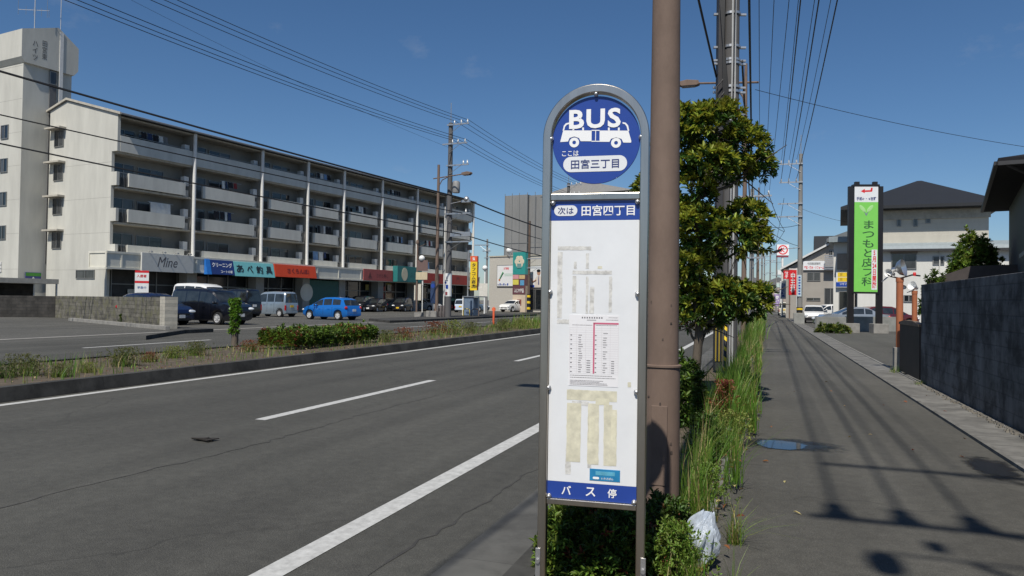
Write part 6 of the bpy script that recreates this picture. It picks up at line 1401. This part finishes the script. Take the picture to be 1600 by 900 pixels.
weed('weed_tuft', 'small green tuft at the foot of the terracotta post block', (2.8, 18.5, 0), 90, .22, .004, r9, spread=.07, lean=.7)
weed('weed_tuft', 'small green tuft at the far end of the block wall foot', (2.83, 15.9, 0), 60, .14, .004, r9, spread=.06, lean=.7)
shrub('shrub', 'sunlit bright green shrub edge at the foot of the left sign leg', (-1.06, 3.98, 0), .10, .26, .34, 420, [(m_shrubl, .75), (m_shrub, .25)], r8, ln=(.03, .055), wd=.3)  # lighter leaf mix paints the sunlight on the dark shrub's edge
weed('weed_tuft', 'tall thin grass stalks leaning over the sidewalk in front of the puddle', (-.25, 7.2, 0), 40, .45, .003, r9, spread=.04, lean=.7, pr=(.2, .4, .4))
wl_ = [(52, 588, 0.38, 'tall feathery weed at the left edge of the median', m_olive), (8, 592, 0.28, 'dark weed cut by the left edge of the view', m_shrub), (108, 590, 0.24, 'rounded olive weed on the median right of the tall feathery one', m_olive), (150, 583, 0.19, 'low green weed patch on the near median', m_yel),
       (207, 573, 0.38, 'tallest green weed standing on the median before the white lane dashes', m_olive), (246, 566, 0.21, 'rust tinted weed on the median kerb', m_dry), (282, 560, 0.28, 'green weed with upright stalks left of the vine covered stump', m_yel), (318, 556, 0.34, 'slender weed just left of the vine covered stump', m_olive),
       (402, 550, 0.31, 'bare twiggy weed at the left end of the hedge', m_dry), (612, 535, 0.40, 'greyish weed right of the hedge', m_olive), (640, 531, 0.44, 'purple brown weed right of the hedge', m_dry), (688, 524, 0.56, 'dark red brown weed clump on the median below the dark utility pole', m_dry), (715, 523, 0.60, 'large green weed clump on the median below the yellow sign', m_yel), (742, 521, 0.48, 'green weed left of the orange delineator', m_olive), (792, 517, 0.56, 'dry weed right of the orange delineator', m_olive), (822, 514, 0.56, 'green weed last before the bus stop sign', m_yel)]
for (px, py, h, lab, lm) in wl_:
    g_ = G(px, py, .17); weed('weed_clump', lab, (g_.x - .2, g_.y, .17), 150, h, .0055, r9, spread=.17 * h / .5, lean=.38, leafy=260, leafm=lm, mats=(m_olive, m_grass, m_straw), pr=(.45, .4, .15), group='weed clumps on the median')
# vine-covered stump
sg_p = G(366, 549); vs_ = thing('tree_stump', 'bare upright stump wrapped in green vine on the median', 'stump', (sg_p.x, sg_p.y, .1))
MB().tube([(0, 0, -.05), (.02, 0, .4), (-.01, .02, .9), (.03, 0, 1.22)], [.10, .085, .08, .07], 10).tube([(0, 0, .35), (.16, -.02, .55)], [.025, .01], 5).tube([(0, 0, .25), (-.15, 0, .4)], [.02, .008], 5).build('trunk', m_bark, vs_, smooth=True)
n = 420; a = r9.uniform(0, 6.28, n); z = .38 + .95 * r9.random(n); rr_ = (.05 + .07 * r9.random(n)) * (1 + .7 * np.sin(z * 7 + 1.2 * np.cos(a)) * .4); C = np.stack([np.cos(a) * rr_, np.sin(a) * rr_, z], 1); A = np.stack([np.cos(a), np.sin(a), r9.normal(.3, .4, n)], 1)
v, f = rosettes(C, A, r9, 5, (.045, .08), .5); fast_mesh('vine', v, f, [leafmat('vine_green', (.10, .21, .02))], None, vs_)
# plants by the walls and houses
shrub('shrub', 'small bush at the foot of the weathered block wall', tuple(G(200, 506)), .35, .3, .75, 160, [(m_shrub, .6), (m_shrubl, .4)], r9, ln=(.12, .2))
for k, (px, py, lab) in enumerate(((1293, 519, 'ground cover plant at the left of the low concrete wall'), (1311, 519, 'ground cover plant at the right end of the low concrete wall'))): shrub('shrub', lab, tuple(gz(px, 39.9)), .55, .4, .42, 110, [(m_shrub, .5), (m_yel, .5)], r9, ln=(.12, .2))
gb2 = at(1522, 420, 30); shrub('garden_tree', 'bright green garden tree in front of the dark house', (gb2.x, gb2.y, 2.2), .95, .8, 2.3, 1300, [(m_shrubl, .6), (m_shrub, .2), (m_yel, .2)], r9, ln=(.12, .2), cat='tree')
gb3 = at(1462, 440, 24); shrub('garden_shrub', 'sparse leafy shrub rising over the block wall end', (gb3.x, gb3.y, 1.3), .5, .35, 1.4, 120, [(m_shrub, .7), (m_shrubl, .3)], r9, ln=(.1, .17), stems=16)
# far hedge and trees at the street end
for k, (px, w, s, lab) in enumerate(((1168, 150, 2.6, 'dark distant tree beside the street end'), (1205, 230, 3.5, 'hazy distant tree at the street end'), (1120, 170, 3.2, 'distant tree across the road behind the street tree'))):
    q_ = gz(px, w); t = shrub('distant_tree', lab, tuple(q_), s, s, s * 1.5, 260, [(m_shrub, .7), (m_leafA, .3)], r9, ln=(.5, .9), wd=.5, cat='tree', base=s * .6)

# ---- crumpled plastic bag and its torn half
def bag(label, p, s, seed, m):
    rg = random.Random(seed); nu, nv = 48, 26; V = []; 
    for j in range(nv + 1):
        th = math.pi * j / nv
        for i in range(nu):
            a = 2 * math.pi * i / nu; pleat = 1 + .20 * math.sin(9 * a + 1.3 * math.sin(2 * th)) * math.sin(th) + .10 * abs(math.sin(12 * a + 1.5 * th)) + .12 * math.sin(5 * th + 3 * a)
            r = max(0.0, math.sin(th)) ** .75 * pleat * (1 - .35 * max(0, math.cos(th)))
            V.append((s[0] * r * math.cos(a), s[1] * r * math.sin(a), s[2] * (1 + math.cos(th)) * .5 + .02 * math.sin(7 * a) * math.sin(th) + (.05 * math.sin(3 * a) * max(0, math.cos(th)) * (.5 if j < 4 else 1))))
    mb = MB().add(V, [(j * nu + i, j * nu + (i + 1) % nu, (j + 1) * nu + (i + 1) % nu, (j + 1) * nu + i) for j in range(nv) for i in range(nu)])
    o = mb.build('plastic_bag', m, smooth=True, angle=60); o.location = p; return tag(o, label, 'plastic bag')
m_bag = mat('bag_plastic', (.52, .58, .66), .25, var=.25, scale=14, stretch=(3, 3, .6), trans=.25, bump=.8, bscale=30)
b1 = bag('crumpled white plastic bag lying in the weeds beside the lamp post', (-.36, 4.3, .05), (.085, .08, .27), 1, m_bag); b1.rotation_euler = (.1, .25, .4)
b2 = bag('smaller torn blue plastic bag in the shade left of the white one', (-.52, 4.28, .08), (.07, .06, .13), 6, mat('bag_plastic_blue', (.25, .33, .5), .3, var=.3, scale=14, trans=.2)); b2.rotation_euler = (.3, -.4, 1)
dbp = G(320, 689); dbm = MB(); rg = random.Random(12)
for k in range(7): dbm.prism([(rg.uniform(-.16, -.02), rg.uniform(-.06, .0)), (rg.uniform(.02, .16), rg.uniform(-.08, 0)), (rg.uniform(-.05, .12), rg.uniform(.02, .08))], .002 + k * .003, .006 + k * .004, 'z')
o = dbm.build('leaf_debris', mat('debris_dark', (.022, .018, .014), .9)); o.location = (dbp.x, dbp.y, .004); tag(o, 'small dark scrap flattened on the near road lane', 'debris')

# ================================================================== OVERHEAD WIRES
m_wire = mat('wire_black', (.012, .012, .014), .6, var=0)
def wire(label, a, b, sag, r, group, n=22, name='overhead_wire'):
    a, b = Vector(a), Vector(b); pts = [a.lerp(b, i / n) - Vector((0, 0, 4 * sag * (i / n) * (1 - i / n))) for i in range(n + 1)]
    return tag(MB().tube(pts, r, 5).build(name, m_wire), label, 'wire', group)
def arm_pt(pole, rz, x, z): return Vector((pole[0] + math.cos(rz) * x, pole[1] + math.sin(rz) * x, z))
P0_ = LP - AES * 42; P2_ = gz(886, 88)
p2o = utility_pole('distant utility pole with crossarms seen through the gap under the blue disc', P2_, 15.6, .25, .17, [(15.3, -.2, 1.75, (.45, 1.05, 1.6)), (14.2, -.6, 1.6, (.3, .8, 1.4)), (13.2, -.6, 1.6, (.3, .8, 1.4))], m_cpole2, LRZ)
def up(px, py, w): return at(px, py, w)
for (xs_, z, lab) in (((.45, 1.05, 1.6), 15.5, 'one of three thin wires on the top crossarm of the dark far utility pole'), ((.3, .8, 1.4), 14.0, 'one of three thin wires on the second crossarm of the dark far utility pole')):
    for x in xs_:
        wire(lab, arm_pt(P0_, LRZ, x, z + .2), arm_pt(LP, LRZ, x, z), .55, .017, 'wires on the dark far utility pole'); wire(lab, arm_pt(LP, LRZ, x, z), arm_pt(P2_, LRZ, x, z - .1), .35, .017, 'wires on the dark far utility pole')
# low thick lines in front of the block
for (l0, y0, zb, lab, r) in (((0, 104), 22.2, 9.35, 'thick black cable crossing in front of the apartment roofline', .06), ((0, 172), 22.2, 8.2, 'upper of the cables crossing the middle balconies', .035), ((0, 217), 22.2, 6.55, 'lowest cable crossing the middle balconies', .042)):
    e1 = arm_pt(LP, LRZ, 1.4, zb); q1 = at(l0[0], l0[1], 36); d_ = q1 - e1; e0 = e1 + d_ * 1.5
    wire(lab, e0, e1, .25, r, 'cables in front of the apartment block'); wire(lab + ', beyond the pole', e1, arm_pt(P2_, LRZ, 1.4, zb - .3), .3, r, 'cables in front of the apartment block')
wire('thin faint wire high above the apartment block', at(205, 0, 40), at(705, 232, 58), .3, .008, 'thin single wires')
# over the sidewalk
BPp = Vector((3.26, -1.5, 0)); _bo = -4.26
bp = utility_pole('utility pole behind the viewpoint carrying the sidewalk wires', BPp, 15.8, .17, .13, [(10.2, -2.75, .2, (-2.54, -2.10, -1.66)), (12.8, -2.5, .2, ())], m_cpole, 0, th=.022, ins_k=1.6)
MB().lathe([(.001, 8.8), (.09, 8.8), (.1, 8.9), (.1, 9.1), (.05, 9.2), (.001, 9.2)], 14, 'z', (-2.4, -.2, 0)).box(-2.1, -1.98, -.26, -.14, 9.5, 9.65).build('switch_gear', m_steel, bp, smooth=True); MB().tube([(0, -.2, 9.6), (-1.2, -.2, 9.25), (-2.45, -.2, 9.25)], .016, 6).tube([(-1.9, -.2, 9.2), (-1.3, -.2, 8.2)], .03, 6).build('bracket', m_steel, bp)  # unseen gear, sized and hung for the blob shadows it throws on the sidewalk
for k, x in enumerate((1.72, 2.16, 2.6)):
    xe = (-1.55, -.95, -.35)[k]
    wire('one of the thick wires running over the sidewalk to the grey pole', BPp + Vector((x + _bo, -.2, 10.42)), Vector((FPp[0] + xe, FPp[1] - .2, 12.05)), .8, .021, 'wires over the sidewalk', 30)
    wire('one of the thin wires running high over the sidewalk to the grey pole', BPp + Vector((x + _bo + .2 + .07 * k, -.2, 13.02)), Vector((FPp[0] + xe, FPp[1] - .2, 13.6)), .8, .013, 'wires over the sidewalk', 30)
for k, (x, z, r, lab) in enumerate(((.34, 8.2, .030, 'thick twisted cable just right of the near utility pole'), (.22, 6.6, .024, 'black cable hugging the right side of the near utility pole'), (-.3, 6.3, .022, 'black cable reaching the near utility pole from the upper left'))):
    a = Vector((NP.x + x, NP.y, z))
    if k < 2: wire(lab, a, Vector((-.9, 62, 7.2 - k)), .5, r, 'cables on the near utility pole')
    else: wire(lab, Vector((-1.9, -16, 10.6)), a, .3, r, 'cables on the near utility pole')
for k, (x, z) in enumerate(((.5, 13.6), (1.1, 13.6), (1.7, 13.6))):
    wire('one of three wires on the top crossarm of the near utility pole', arm_pt(NP, _yaw, x, z), Vector((-.9 + x * .6, 92, 12.3)), .8, .014, 'wires on the near utility pole')
wire('faint wire slanting down across the sky at the upper right', at(1180, 140, 30), at(1720, 245, 38), .3, .012, 'thin single wires')
wire('wire from the grey utility pole across to the left side of the street', Vector((2.6, 66.4, 8.2)), Vector((-1.0, 62, 8.0)), .3, .02, 'thin single wires')
wire('sagging service wire falling from the grey utility pole to the right', Vector((2.8, 66.4, 9.6)), at(1420, 350, 60), .6, .012, 'thin single wires')
for k, (px0, py0, w0, px1, py1, w1) in enumerate(((1190, 352, 48, 1252, 385, 66), (1200, 300, 40, 1226, 360, 66), (1226, 360, 66, 1205, 385, 92), (1170, 310, 30, 1226, 362, 66), (1225, 310, 66, 1212, 380, 92))):
    wire('one of the tangled service wires at the end of the sidewalk', at(px0, py0, w0), at(px1, py1, w1), .25, .02, 'service wires at the street end')
fl = thing('street_light', 'small dark street light hanging from the grey utility pole beside the ringed letter sign', 'street light', (2.78, 66.3, 0))
MB().tube([(-1.6, 0, 6.15), (0, 0, 6.3)], .03, 6).build('arm', m_steel, fl); MB().prism([(-2.3, 5.95), (-1.4, 6.25), (-1.5, 6.0), (-2.0, 5.8)], -.15, .15, 'y').build('head', m_black, fl)
